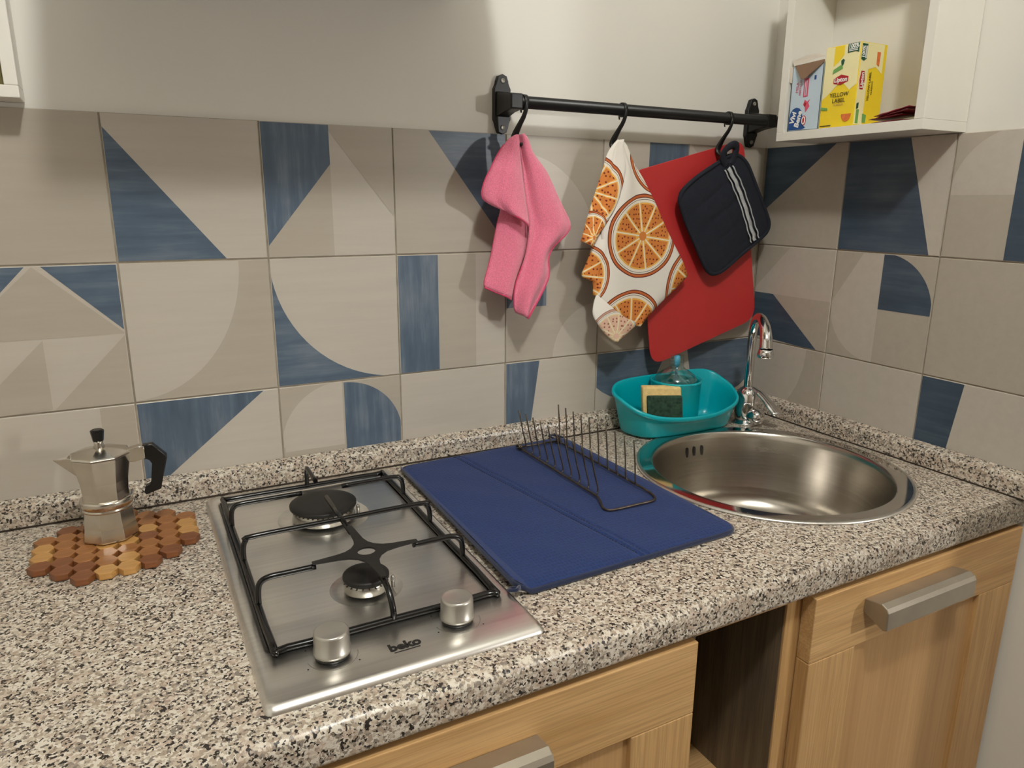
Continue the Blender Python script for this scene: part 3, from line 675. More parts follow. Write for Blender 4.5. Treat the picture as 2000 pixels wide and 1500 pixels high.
def burner(c, rb, cap_r, cap_z):
    b = MB(); b.lathe([(rb*.78, .0012), (rb*.78, .0055)], c, 48); o = b.build('burner', 'black_plastic', t)
    a = MB(); a.lathe([(rb, .0045), (rb*1.01, .006), (rb*.985, .012), (rb*.97, cap_z-.0075), (rb*.92, cap_z-.006)], c, 64); a.build('burner_ring', 'alu', o)
    n = int(rb*900)
    g = MB()
    for k in range(n):
        th = 2*math.pi*k/n; d = Vector((math.cos(th), math.sin(th), 0)); s_ = Vector((-d.y, d.x, 0))
        p = c+d*(rb*.985)+Vector((0, 0, cap_z-.0075))
        g.tube([p-d*.003, p+d*.0012], .0009, 5)
    tag(g.build('flame_slots', 'cast', o), kind='stuff')
    k_ = MB(); k_.lathe([(cap_r*.96, cap_z-.006), (cap_r, cap_z-.0045), (cap_r, cap_z-.001), (cap_r*.97, cap_z), (cap_r*.8, cap_z+.0004), (.002, cap_z+.0004)], c, 64); k_.build('burner_cap', 'cast', o)
    e = MB(); p = c+Vector((rb+.004, -.008, 0)); e.lathe([(.0022, 0), (.0022, .008), (.0028, .009), (.0028, .014), (.001, .0165)], p, 12); e.build('spark_plug', 'screw', o)
burner(BB, .043, .046, .0265); burner(FB, .0255, .0265, .0225)
# pan grid: one welded frame of bent rods
gr = MB(); r = .0034; ZL, ZT = .0105, .0415
fx0, fx1, fy0, fy1 = -1.1085, -.8655, -.068, -.479
gr.tube(smooth_closed([(fx0, fy0-.012, ZL), (fx0+.012, fy0, ZL), (-.987, fy0, ZL), (fx1-.012, fy0, ZL), (fx1, fy0-.012, ZL), (fx1, -.27, ZL), (fx1, fy1+.012, ZL), (fx1-.012, fy1, ZL), (-.987, fy1, ZL), (fx0+.012, fy1, ZL), (fx0, fy1+.012, ZL), (fx0, -.27, ZL)], 4), .0040, 10, closed=True)
def side(x, sgn, y): return [(x, y, ZL), (x+sgn*.0005, y, ZT-.014), (x+sgn*.004, y, ZT-.004), (x+sgn*.014, y, ZT)]
def rod(y, xa=None, xb=None):
    if xa is not None:
        gr.tube(smooth_open(side(fx0, 1, y)+[((fx0+xa)/2, y, ZT), (xa, y, ZT)], 4), r, 10)
        gr.tube(smooth_open(side(fx1, -1, y)+[((fx1+xb)/2, y, ZT), (xb, y, ZT)], 4), r, 10)
    else: gr.tube(smooth_open(side(fx0, 1, y)+[(-.987, y, ZT)]+side(fx1, -1, y)[::-1], 4), r, 10)
rod(-.167, -1.014, -.957); rod(-.276); rod(-.386, -1.045, -.930)
gr.tube(smooth_open([(-.9865, fy0, ZL), (-.9865, fy0-.001, ZT-.010), (-.9865, fy0-.006, ZT), (-.9865, fy0-.018, ZT+.001), (-.9865, -.132, ZT)], 4), r, 10)
gr.tube([(-.9865, -.196, ZT), (-.9865, -.262, ZT), (-.9865, -.320, ZT)], r, 10)
gr.tube(smooth_open([(-.9865, -.440, ZT), (-.9865, -.458, ZT-.001), (-.9865, -.470, ZT-.008), (-.9865, fy1, ZL+.010), (-.9865, fy1, ZL)], 4), r, 10)
grid_o = gr.build('pan_grid', 'enamel', t)
# flat simmer star with a hole
m = MB(); c = Vector((-.9865, -.386, ZT+.0036)); outer = []
for k in range(4):
    a = math.pi/2*k; L = (.062, .074, .062, .066)[k]
    for da, rr in ((-.36, .024), (-.17, .034), (-.045, L), (.045, L), (.17, .034), (.36, .024)): outer.append((c.x+rr*math.cos(a+da), c.y+rr*math.sin(a+da)))
    outer.append((c.x+.020*math.cos(a+math.pi/4), c.y+.020*math.sin(a+math.pi/4)))
hole = [(c.x+.0105*math.cos(2*math.pi*k/24), c.y+.0095*math.sin(2*math.pi*k/24)) for k in range(24)]
for z in (c.z, c.z+.002):
    V = [m.bm.verts.new((x, y, z)) for x, y in outer+hole]
    for tri in tessellate_polygon([[Vector((*p, 0)) for p in outer], [Vector((*p, 0)) for p in hole]]): m._f([V[i] for i in tri])
    if z == c.z: L0 = V
for A, n0, n1 in ((0, 0, len(outer)), (0, len(outer), len(outer)+24)):
    for i in range(n0, n1):
        j = i+1 if i+1 < n1 else n0; m._f([L0[i], L0[j], V[j], V[i]])
m.build('trivet_star', 'cast', grid_o)
for x in (wx0+.0075, wx1-.0075):
    MB().box((x-.0035, wy0-.010, .0049), (x+.0035, wy1+.012, .0072)).build('grid_channel', 'enamel', t)
def knob(x, y):
    k = bpy.data.objects.new('knob', None); link(k, t)
    MB().lathe([(.0165, .0076), (.0165, .0125)], (x, y, 0), 40).build('knob_collar', 'black_plastic', k)
    MB().lathe([(.0150, .0125), (.0184, .0126), (.0186, .0160), (.0176, .0168), (.0172, .0330), (.0165, .0352), (.0150, .0360), (.0138, .0355), (.002, .0352)], (x, y, 0), 48).build('knob_cap', 'knob', k)
    a = MB(); a.tube([(x+.0245*math.cos(th), y+.0245*math.sin(th), .0077) for th in [math.radians(v) for v in range(185, 356, 8)]], .00025, 4); a.build('dial_ring', 'screw', k)
    d = MB()
    for th in (140, 205, 318): d.lathe([(.0008, .0076), (.0008, .0079)], (x+.029*math.cos(math.radians(th)), y+.029*math.sin(math.radians(th)), 0), 10)
    tag(d.build('dial_dots', 'ink', k), kind='stuff')
knob(-1.0585, -.507); knob(-.9255, -.507)
text('beko', .0165, (-.990, -.5235, .0077), (1, 0, 0), (0, 1, 0), 'ink', 'lettering', t, .00015, .0007)
MB().box((-1.0035, -.5325, .0075), (-.9765, -.5315, .0079)).build('logo_underline', 'ink', t)
rebase(t)

# ================================================================== DRYING MAT
MZ = .0
matp = [(-.833, -.062), (-.836, -.25), (-.842, -.488), (-.66, -.483), (-.489, -.478), (-.493, -.25), (-.497, -.028), (-.66, -.0265), (-.80, -.030)]
matc = [(-.8315, -.040), (-.843, -.490), (-.487, -.480), (-.496, -.0265)]
t = thing('drying_mat', 'navy blue waffle-weave drying mat lying on the worktop between hob and sink', 'mat', (-.665, -.26, 0))
def mat_z(x, y): return .0082*max(0, min(1, (-.826-x)/.010+0.0)) if y > -.565 else 0
po = round_poly(matc, [.024, .020, .030, .030], 6)
def inset(pts, d):
    out = []; n = len(pts)
    for i in range(n):
        a, b, c_ = Vector(pts[i-1]), Vector(pts[i]), Vector(pts[(i+1) % n])
        e1 = (b-a).normalized(); e2 = (c_-b).normalized(); nn = Vector((-(e1.y+e2.y), e1.x+e2.x))
        if nn.length < 1e-6: nn = Vector((-e1.y, e1.x))
        nn.normalize(); out.append(b+nn*d)
    return out
area = sum(po[i-1][0]*po[i][1]-po[i][0]*po[i-1][1] for i in range(len(po)))
sg = 1 if area > 0 else -1
R = []; lift = lambda p: .0082*max(0, min(1, (-.824-p[0])/.012))
for d, z in ((.001, .0006), (0, .002), (0, .0045), (.0015, .0062), (.004, .0066)):
    q = inset(po, sg*d); R.append([(p[0], p[1], z+lift(p)) for p in q])
m = MB(); m.rings(R, True, False, False); m.build('binding', 'mat_edge', t)
# the padded surface: a fine grid pulled into the outline so that it can be quilted
nx, ny = 190, 60; rows = []
def edge_pt(u, v):
    a = Vector(matc[0]).lerp(Vector(matc[3]), u); b = Vector(matc[1]).lerp(Vector(matc[2]), u); return a.lerp(b, v)
def inside_clamp(u, v):
    rc = .075
    uu, vv = u, v
    cu, cv = (rc if u < rc else 1-rc if u > 1-rc else u), (rc*.8 if v < rc*.8 else 1-rc*.8 if v > 1-rc*.8 else v)
    du, dv_ = (u-cu)/rc, (v-cv)/(rc*.8); L = math.hypot(du, dv_)
    if du and dv_ and L > 0:
        mx = max(abs(du), abs(dv_)); k = mx/L; uu, vv = cu+du*k*rc, cv+dv_*k*rc*.8
    return uu, vv
for j in range(ny+1):
    row = []
    for i in range(nx+1):
        u, v = inside_clamp(.010+.980*i/nx, .008+.984*j/ny); p = edge_pt(u, v)
        e = min(i/6, (nx-i)/6, j/2, (ny-j)/2); pad = .0016*min(1, e)
        sx_ = -.729+(-.027-p.y)*.1547
        seam = .0024*math.exp(-((p.x-sx_)/.0022)**2)+.0018*math.exp(-((p.x-sx_-.0095)/.0018)**2)
        row.append((p.x, p.y, .0066+pad-seam+lift(p)+.0005*math.sin(p.x*60+p.y*23)*math.sin(p.y*41)))
    rows.append(row)
m = MB(); m.grid(rows); m.build('quilted_pad', 'mat', t)
m = MB()
for xx in (-.729, -.7195):
    n = 84
    for k in range(n):
        y = -.036-.436*k/n; x = xx+(-.027-y)*.1547; m.tube([(x, y, .0064), (x+.0003, y-.0017, .0070), (x+.0006, y-.0034, .0064)], .0004, 4)
s_ = m.build('stitching', 'mat_edge', t); tag(s_, kind='stuff')
m = MB(); m.tube(smooth_open([(-.838, -.484, .012), (-.846, -.492, .014), (-.852, -.486, .012), (-.846, -.480, .010), (-.838, -.487, .011)], 5), .0022, 8); m.build('hanging_loop', 'mat_edge', t)
m = MB(); m.tube(smooth_open([(-.500, -.034, .006), (-.512, -.020, .009), (-.524, -.023, .010), (-.522, -.034, .008)], 5), .002, 8); m.build('hanging_loop', 'mat_edge', t)
rebase(t)

# ------------------------------------------------------------------ plate rack standing on the mat
t = thing('plate_rack', 'small dark wire plate rack with two rows of upright pins on the blue mat', 'rack', (-.58, -.2, .0082))
ZR = .0115
m = MB(); XL, XR = -.612, -.531
loop = smooth_open([(XL, -.070, ZR+.002), (XL, -.19, ZR+.002), (XL, -.300, ZR+.002), (XL-.002, -.318, ZR+.001), (XL-.012, -.342, ZR), (XL-.013, -.352, ZR), (XL-.004, -.358, ZR), (-.572, -.358, ZR), (-.548, -.358, ZR), (-.537, -.353, ZR), (-.531, -.340, ZR), (-.5305, -.325, ZR+.001), (XR, -.305, ZR+.002), (XR, -.19, ZR+.002), (XR, -.070, ZR+.002)], 5)
m.tube(loop, .0018, 8)
fr = m.build('base_wire', 'wire', t)
m = MB()
m.tube([(XL-.004, -.064, ZR+.002), (XR+.004, -.064, ZR+.002)], .0018, 8)
for x in (XL, XR):
    m.tube([(x+.0035*math.cos(th)*0+(-.003+.0016*k/6 if x == XL else .003-.0016*k/6), -.066+.0045*math.cos(th), ZR+.003+.0045*math.sin(th)) for k, th in enumerate([math.radians(v) for v in range(0, 721, 30)])], .0016, 8)
m.build('coiled_end', 'wire', t)
for x in (XL, XR):
    for k in range(10):
        y = -.078-.0249*k; sx = .006 if x == XL else -.003
        m = MB(); m.tube(smooth_open([(x, y-.003, ZR+.002), (x+sx, y, ZR+.003), (x+sx*1.2, y+.0015, ZR+.012), (x+sx*.6, y+.006, .045), (x-.001, y+.013, .083)], 3), [.0012]*5+[.00125]*8, 6); m.build('pin', 'wire', t)
rebase(t)

# ================================================================== TURQUOISE CADDY, bottle, sponge
t = thing('sink_caddy', 'turquoise plastic sink tidy with a round bottle holder, in the corner', 'caddy', (-.27, -.08, .004))
base = [(-.372,-.040),(-.373,-.075),(-.357,-.103),(-.325,-.113),(-.270,-.118),(-.212,-.118),(-.165,-.113),(-.143,-.090),(-.146,-.052),(-.172,-.035),(-.270,-.032),(-.345,-.032)]
rim = [(-.396,-.044,.090),(-.398,-.080,.078),(-.382,-.112,.063),(-.345,-.132,.052),(-.287,-.145,.0475),(-.222,-.146,.049),(-.165,-.134,.060),(-.137,-.105,.071),(-.130,-.062,.087),(-.156,-.028,.103),(-.270,-.0235,.104),(-.362,-.025,.101)]
bs = smooth_closed([(x, y, .0045) for x, y in base], 6); rs = smooth_closed(rim, 6)
cen = Vector((-.262, -.075, 0))
def shrink(p, k, z=None): q = cen+(Vector((p.x, p.y, 0))-cen)*k; q.z = p.z if z is None else z; return q
m = MB(); R = [[shrink(p, .90, .0042) for p in bs], [shrink(p, .98, .0045) for p in bs], [shrink(p, 1.0, .008) for p in bs]]
for f in (.3, .6, .84): R.append([a.lerp(b, f) for a, b in zip(bs, rs)])
def off(p, k, dz): q = shrink(p, k); q.z = p.z+dz; return q
R += [[off(p, .985, -.009) for p in rs], [off(p, 1.005, -.0085) for p in rs], [off(p, 1.022, -.006) for p in rs], [off(p, 1.024, -.002) for p in rs], [off(p, 1.012, .0004) for p in rs], [off(p, .988, .0006) for p in rs], [off(p, .972, -.002) for p in rs]]
for f in (.84, .5, .2): R.append([shrink(a.lerp(b, f), .965) for a, b in zip(bs, rs)])
R.append([shrink(p, .95, .008) for p in bs])
m.rings(R, True, True, True); m.build('basket', 'teal', t)
CC = Vector((-.268, -.0735, 0))
m = MB(); m.lathe([(.046, .009), (.0475, .050), (.0485, .098), (.050, .1005), (.0505, .103), (.0495, .105), (.0470, .1045), (.0455, .101), (.0445, .05), (.043, .011)], CC, 56, cap0=False, cap1=False); m.build('bottle_holder', 'teal', t)
rebase(t)
t = thing('soap_bottle', 'clear plastic bottle with ribbed neck, capless, in the turquoise tidy behind the sponge', 'bottle', (CC.x, CC.y, .010))
prof = [(.002, .0105), (.036, .0105), (.0395, .014), (.040, .05), (.042, .094), (.0425, .100), (.041, .106), (.035, .114), (.025, .121), (.0165, .126), (.0135, .130), (.0132, .134)]
inner = [(r_-.0012 if r_ > .01 else r_, z+.0012) for r_, z in prof]
m = MB(); full = prof+[(.0138, .1355), (.0138, .1365), (.0130, .1375), (.0130, .1405), (.0138, .1415), (.0138, .1425), (.0130, .1435), (.0130, .1520)]
m.lathe(full, CC, 48, cap0=True, cap1=False); m.build('bottle_shell', 'glass', t)
MB().lathe([(.002, .0135), (.0335, .0135), (.0375, .017), (.0383, .07), (.002, .07)], CC, 40).build('liquid_soap', 'soap', t)
MB().lathe([(.0024, .030), (.0024, .128), (.006, .131), (.006, .150), (.002, .151)], CC, 16).build('inner_tube', 'pump', t)
rebase(t)
t = thing('sponge', 'yellow washing-up sponge with dark green scouring side, propped in the turquoise tidy', 'sponge', (-.305, -.125, .02))
rv = Vector((.90, -.435, 0)).normalized(); fvv = Vector((.435, .90, 0)).normalized(); ax_up = Vector((.0, .12, .99)).normalized()
def sblock(u0, u1, w0, w1, d0, d1, name, mat, org=Vector((-.331, -.121, .036))):
    m = MB(); m.box((u0, w0, d0), (u1, w1, d1), .0035, 3)
    for v in m.bm.verts: p = v.co.copy(); v.co = org+rv*p.x+ax_up*p.y+fvv*p.z
    return m.build(name, mat, t)
sblock(-.038, .036, 0, .066, .0078, .027, 'foam', 'sponge'); sblock(-.031, .036, -.001, .051, 0, .009, 'scouring_pad', 'scour')
rebase(t)

# ================================================================== MOKA POT on its wooden trivet
t = thing('trivet', 'wooden trivet of small joined hexagonal pieces under the coffee pot', 'trivet', (-1.245, -.135, 0))
def hexa(mat):
    m = MB(); pts = [(-.0134, 0), (-.0064, -.0119), (.0064, -.0119), (.0134, 0), (.0064, .0119), (-.0064, .0119)]
    m.prism([(x, y, .0006) for x, y in pts], (0, 0, .0082), .0006); o = m.build('wooden_piece', mat, t); return o
protos = [hexa(k) for k in ('pine1', 'pine2', 'pine3')]; used = [False]*3
cols = [(-1.3285, -.1720, 4), (-1.3050, -.1960, 6), (-1.2813, -.2205, 7), (-1.2575, -.2175, 8), (-1.2338, -.2160, 8), (-1.2100, -.2120, 7), (-1.1860, -.1935, 6), (-1.1620, -.1660, 4)]
gold = {(0, 1), (0, 2), (3, 0), (4, 0), (4, 3), (4, 4), (3, 3), (7, 2), (7, 1), (5, 4), (4, 1)}
reds = {(0, 0), (1, 0), (2, 0), (5, 0), (6, 0), (1, 5), (7, 0)}
for ci, (x, y0, n) in enumerate(cols):
    for k in range(n):
        y = y0+.0243*k
        if y > -.036: continue
        kk = 1 if (ci, k) in gold else 2 if ((ci, k) in reds or random.random() < .22) else 0
        if used[kk]: o = protos[kk].copy(); C.objects.link(o)
        else: o = protos[kk]; used[kk] = True
        o.location = (x+random.uniform(-.0006, .0006), y+random.uniform(-.0006, .0006), random.uniform(0, .0005)); o.rotation_euler = (0, 0, random.uniform(-.07, .07))
m = MB()
for ci, (x, y0, n) in enumerate(cols):
    m.tube([(x, y0, .0042), (x, min(y0+.0243*(n-1), -.045), .0042)], .0011, 6)
tag(m.build('joining_wire', 'wire', t), kind='stuff')
for ch in t.children: ch.location = Vector(ch.location); 
for ch in t.children: ch.matrix_parent_inverse = Matrix.Translation(t.location).inverted()

MC = Vector((-1.2525, -.118, .0090))
t = thing('moka_pot', 'faceted aluminium stovetop coffee pot with black handle on the wooden trivet', 'coffee pot', tuple(MC))
def facet(prof, name, mat, n=8, rot=.50, parent=t):
    m = MB(); m.lathe(prof, MC, n, False, rot); o = m.build(name, mat, parent); return bevel(o, .0006)
facet([(.0300, 0), (.0338, .002), (.0345, .004), (.0320, .020), (.0298, .042)], 'boiler', 'moka')
MB().lathe([(.0300, .0415), (.0302, .0435), (.0292, .0445), (.0292, .0455), (.0308, .0465), (.0310, .0540), (.0300, .0560), (.0290, .0565)], MC, 48).build('collar', 'moka', t)
facet([(.0290, .056), (.0284, .066), (.0296, .080), (.0352, .1105), (.0358, .1130), (.0335, .1132)], 'upper_chamber', 'moka')
facet([(.0355, .1132), (.0358, .1146), (.0340, .1162), (.022, .1195), (.008, .1225), (.004, .1230)], 'lid', 'moka')
MB().lathe([(.0058, .1215), (.0064, .1235), (.0052, .128), (.0060, .132)], MC, 20).build('knob_stem', 'moka', t)
MB().lathe([(.0056, .1305), (.0062, .1315), (.0080, .1440), (.0078, .1455), (.0062, .1465)], MC, 10, False).build('lid_knob', 'bakelite', t)
hd = Vector((.93, -.10, 0)).normalized(); hz = Vector((0, 0, 1)); sdv = Vector((.10, .93, 0)).normalized()
m = MB(); sp_ = -hd
A = MC+sp_*.030+hz*.088; T1 = MC+sp_*.0525+hz*.1105
m.poly([MC+sp_*.030+sdv*.012+hz*.1135, T1+hz*.001, A]); m.poly([MC+sp_*.030-sdv*.012+hz*.1135, A, T1+hz*.001])
m.poly([MC+sp_*.028+sdv*.010+hz*.1100, T1-hz*.001+hd*.002, MC+sp_*.028-sdv*.010+hz*.1100])
solid(m.build('spout', 'moka', t), .0012)
m = MB(); m.prism([MC+hd*x+hz*z-sdv*.0065 for x, z in [(.031, .1005), (.031, .1170), (.044, .1200), (.0515, .1195), (.0515, .1030), (.038, .1000)]], sdv*.013, .0008); m.build('hinge', 'moka', t)
prof = [(.0495, .1205), (.0610, .1215), (.0765, .1040), (.0770, .1005), (.0655, .0580), (.0470, .0520), (.0450, .0560), (.0475, .0640), (.0545, .0645), (.0565, .0700), (.0600, .0950), (.0570, .1010), (.0495, .1015)]
m = MB(); m.prism([MC+hd*x+hz*z-sdv*.0055 for x, z in prof], sdv*.011, .0016); m.build('handle', 'bakelite', t)
rebase(t)

# ================================================================== RAIL AND HOOKS
RY, RZ = -.045, .5955
t = thing('hanging_rail', 'matt black wall rail with two screwed brackets above the tiles', 'rail', (-.33, 0, .59))
MB().lathe([(.0080, 0), (.0098, .0012), (.0098, .572), (.0106, .573), (.0106, .597), (.0085, .600)], (-.620, RY, RZ), 32, axis=(1, 0, 0)).build('bar', 'rail', t)
for x in (-.616, -.050):
    br = [(-.0105, .030), (-.0105, .036), (-.0075, .0440), (0, .0470), (.0075, .0440), (.0105, .036), (.0105, .030), (.0150, .024), (.0150, -.024), (.0105, -.030), (.0105, -.036), (.0075, -.0440), (0, -.0470), (-.0075, -.0440), (-.0105, -.036), (-.0105, -.030), (-.0150, -.024), (-.0150, .024)]
    m = MB(); m.prism([(x+u, .0058, RZ+v) for u, v in br], (0, -.0098, 0), .001); p = m.build('bracket', 'rail', t)
    m = MB(); m.rings([[(x+sx*.0125, -.003, RZ+sz*.020) for sx, sz in ((-1,-1),(1,-1),(1,1),(-1,1))], [(x+sx*.0115, -.028, RZ+sz*.0145) for sx, sz in ((-1,-1),(1,-1),(1,1),(-1,1))], [(x+sx*.0110, RY-.0105, RZ+sz*.0118) for sx, sz in ((-1,-1),(1,-1),(1,1),(-1,1))]], False, True, True)
    bevel(m.build('arm', 'rail', p), .002)
    for sz in (-1, 1):
        m = MB(); m.lathe([(.0040, .0040), (.0040, .0050), (.0030, .0056), (.0022, .0056), (.0018, .0042)], (x, 0, RZ+sz*.0365), 20, axis=(0, -1, 0)); m.build('screw', 'screw', p)
rebase(t)
def hook(x, bend, label):
    t = thing('hook', label, 'hook', (x, RY, RZ-.01), 'hooks on the black rail')
    m = MB(); ri = .0113
    P = [(x, RY+.0085, RZ-.0150), (x, RY+.0105, RZ-.006)]+[(x, RY+ri*math.cos(math.radians(a)), RZ+ri*math.sin(math.radians(a))) for a in range(0, 181, 20)]
    P += [(x-.001, RY-ri, RZ-.009), (x-.0035, RY-.007, RZ-.022), (x-.0070, RY+.000, RZ-.034), (x-.0105, RY+.006, RZ-.046), (x-.0125, RY+.009, RZ-.055), (x-.0130, RY+.007, RZ-.062), (x-.0115, RY-.001, RZ-.0675), (x-.0095, RY-.009, RZ-.0660), (x-.0090, RY-.010, RZ-.0630)]
    rad = [.0016]*2+[.0017]*10+[.0034, .0040, .0046, .0058, .0064, .0060, .0050, .0042, .0030]
    sm = smooth_open(P, 4); rr = []
    for i in range(len(sm)): k = i/4; a = int(min(k, len(rad)-1)); b = min(a+1, len(rad)-1); rr.append(rad[a]+(rad[b]-rad[a])*(k-a))
    m.tube(sm, rr, 10, flat=.55, flat_dir=(0, 1, 0))
    o = m.build('hook_body', 'rail', t)
    MB().lathe([(.0112, 0), (.0122, .001), (.0122, .0070), (.0112, .008)], (x-.0040, RY, RZ), 28, axis=(1, 0, 0)).build('collar', 'rail', t)
    rebase(t)
hook(-.5985, .018, 'black metal hook at the left of the rail, holding the pink cloth')
hook(-.4020, .018, 'black metal hook in the middle of the rail, holding the orange-print towel')
hook(-.1550, .018, 'black metal hook at the right of the rail, holding the red board and pot holder')

# ================================================================== CLOTHS: patches ruled between two traced edges
def patch(m, L, Rt, depth, n=40, k=16, seg=5):
    """L, Rt: (x, z) edge lists from top to bottom; depth(s, t, x, z) -> y"""
    A = resample([Vector((p[0], p[1], 0)) for p in smooth_open([(*q, 0) for q in L], seg)], n)
    B_ = resample([Vector((p[0], p[1], 0)) for p in smooth_open([(*q, 0) for q in Rt], seg)], n)
    rows = []
    for i in range(n):
        row = []
        for j in range(k+1):
            s = j/k; p = A[i].lerp(B_[i], s); row.append((p.x, depth(s, i/(n-1), p.x, p.y), p.y))
        rows.append(row)
    m.grid(rows); return rows
def edge_tube(rows, which, r, m, i0=0, i1=None):
    pts = [rw[0] if which == 'L' else rw[-1] for rw in rows] if which in 'LR' else list(rows[-1])
    m.tube(pts[i0:i1], r, 6)
t = thing('microfibre_cloth', 'fluffy pink cloth hanging from the left hook of the rail', 'cloth', (-.60, -.06, .545))
# right-hand panel
m = MB(); hem = MB()
def d_right(s, u, x, z): return -.052-.016*math.sin(math.pi*min(1, s*1.05))*(.4+.6*u)*(1-.25*u)+.010*math.exp(-((s-.16)/.11)**2)*(1-u)**.6-.004*math.sin(9*s+4*u)*u
r1 = patch(m, D['pk_rl'], D['pk_rr'], d_right, 54, 20)
def d_left(s, u, x, z): return -.056-.013*math.sin(math.pi*(.15+.85*s))*min(1, u*2.2)-.010*u*(1-s)*s*2+.006*math.exp(-((s-.28)/.12)**2)*u-.008*u*s
r2_ = patch(m, D['pk_fl'], D['pk_fr'], d_left, 34, 16)
def d_low(s, u, x, z): return -.046-.010*math.sin(math.pi*s)*(.3+.7*u)-.004*math.sin(6*s-3*u)
r3 = patch(m, D['pk_ll'], D['pk_lr'], d_low, 34, 14)
o = m.build('cloth_folds', 'pink', t, fix=False); solid(o, .0032, 0)
edge_tube(r1, 'R', .0019, hem, 26); edge_tube(r2_, 'L', .0019, hem, 6); edge_tube(r2_, 'B', .0019, hem); edge_tube(r3, 'L', .0014, hem, 10); edge_tube(r3, 'B', .0019, hem); edge_tube(r3, 'R', .0017, hem, 16); edge_tube(r1, 'L', .0015, hem, 38)
hem.build('hem', 'pink_hem', t)
rebase(t)

def rad2(c): return c
O = D
cir = [(O['o1'][0][0], O['o1'][0][1], .0815, .0755, .15), (O['o2'][0][0], O['o2'][0][1]-.006, .078, .0745, .32), (O['o3'][0][0], O['o3'][0][1]-.002, .0600, .060, .1), (-.2120, .2790, .083, .078, .0), (O['o6'][0][0]+.004, O['o6'][0][1], .076, .066, .2)]
cir_l = [(-.4720, .4580, .0640, .0640, .9), (-.4690, .3790, .0330, .0460, .3)]
mt1 = citrus('towel_print_of_orange_slices', cir)
mt2 = citrus('towel_print_on_left_fold', cir_l)
mt3 = citrus('towel_print_seen_through_from_the_back', [(-.4150, .2010, .056, .050, .5)], True)
t = thing('kitchen_towel', 'white kitchen towel printed with orange slices, hanging from the middle hook', 'towel', (-.40, -.06, .545))
m = MB()
def d_m(s, u, x, z): return -.050-.020*math.sin(math.pi*min(1, .12+.88*s))*(.25+.75*u)*(1-.35*u)-.010*(1-s)*math.exp(-((u-.25)/.25)**2)-.003*math.sin(7*s+2*u)
patch(m, D['tw_ml'], D['tw_mr'], d_m, 60, 24); o = m.build('front_panel', mt1, t, fix=False); solid(o, .0012, 0)
m = MB()
def d_f(s, u, x, z): return -.058-.012*s*(1-.4*u)-.008*math.sin(math.pi*s)*u+.004*math.exp(-((s-.45)/.12)**2)
rr_ = patch(m, D['tw_fl'], D['tw_fr'], d_f, 36, 14); o = m.build('folded_edge', mt2, t, fix=False); solid(o, .0012, 0)
m = MB()
def d_b(s, u, x, z): return -.046-.014*math.sin(math.pi*(.1+.8*s))-.003*math.sin(8*u)
patch(m, D['tw_bl'], D['tw_br'], d_b, 30, 14); o = m.build('back_fold', mt1, t, fix=False); solid(o, .0012, 0)
m = MB()
def d_c(s, u, x, z): return -.064-.006*math.sin(math.pi*s)*u-.004*u
patch(m, D['tw_cl'], D['tw_cr'], d_c, 22, 12); o = m.build('turned_up_corner', mt3, t, fix=False); solid(o, .0012, 0)
o['label'] = 'pale underside of the towel with faint print'
rebase(t)

# ------------------------------------------------------------------ red cutting board
bd = D['board']; m = MB(); y0 = -.0325
bo = smooth_closed([(x, y0, z) for x, z in round_poly([(-.3560, .4955), (-.099, .5605), (-.0235, .2020), (-.2980, .1235)], [.012, .028, .034, .036], 6)], 1)
holec = (-.1345, .5370)
hl = [(holec[0]+.0085*math.cos(2*math.pi*k/20), holec[1]+.0085*math.sin(2*math.pi*k/20)) for k in range(20)]
fr_ = []
for yy in (y0, y0+.0024):
    V = [m.bm.verts.new((p.x, yy, p.z)) for p in bo]+[m.bm.verts.new((x, yy, z)) for x, z in hl]
    for tri in tessellate_polygon([[Vector((p.x, p.z, 0)) for p in bo], [Vector((x, z, 0)) for x, z in hl]]): m._f([V[i] for i in tri])
    fr_.append(V)
n = len(bo)
for a, b in ((0, n), (n, n+20)):
    for i in range(a, b):
        j = i+1 if i+1 < b else a; m._f([fr_[0][i], fr_[0][j], fr_[1][j], fr_[1][i]], True)
o = m.build('cutting_board', 'red'); tag(o, 'thin flexible red chopping board hanging tilted behind the black pot holder', 'cutting board')
bevel(o, .0006)

# ------------------------------------------------------------------ quilted pot holder
t = thing('pot_holder', 'black-navy quilted pot holder with three pale stripes, hanging over the red board', 'pot holder', (-.16, -.06, .53))
pts = smooth_closed([(x, 0, z) for x, z in D['pot']], 4); pc = Vector((-.152, 0, .415))
m = MB(); n = len(pts)
def py(k, p, side):                                   # quilting: shallow diagonal grooves
    b = math.sqrt(max(0, 1-k**6)); a = (p.x*.83+p.z*.55); c_ = (p.x*-.55+p.z*.83)
    q = .0016*(math.exp(-((((a/.042) % 1)-.5)/.10)**2)+math.exp(-((((c_/.042) % 1)-.5)/.10)**2))
    return -.0545-side*(.0042*b+.0018*(1-k) - q*b)
ks = [1, .985, .95, .90]+[.85-.05*i for i in range(17)]
F1 = [[Vector((pc.x+(p.x-pc.x)*k, 0, pc.z+(p.z-pc.z)*k)) for p in pts] for k in ks]
for side in (1, -1):
    R = []
    for k, ring in zip(ks, F1): R.append([(p.x, py(k, p, side), p.z) for p in ring])
    m.rings(R, True, False, True)
bmesh.ops.remove_doubles(m.bm, verts=m.bm.verts, dist=1e-5)
m.build('quilted_pad', 'navy', t)
m = MB(); m.tube([(p.x, -.0545, p.z) for p in pts], .0042, 8, closed=True); m.build('binding', 'navy', t)
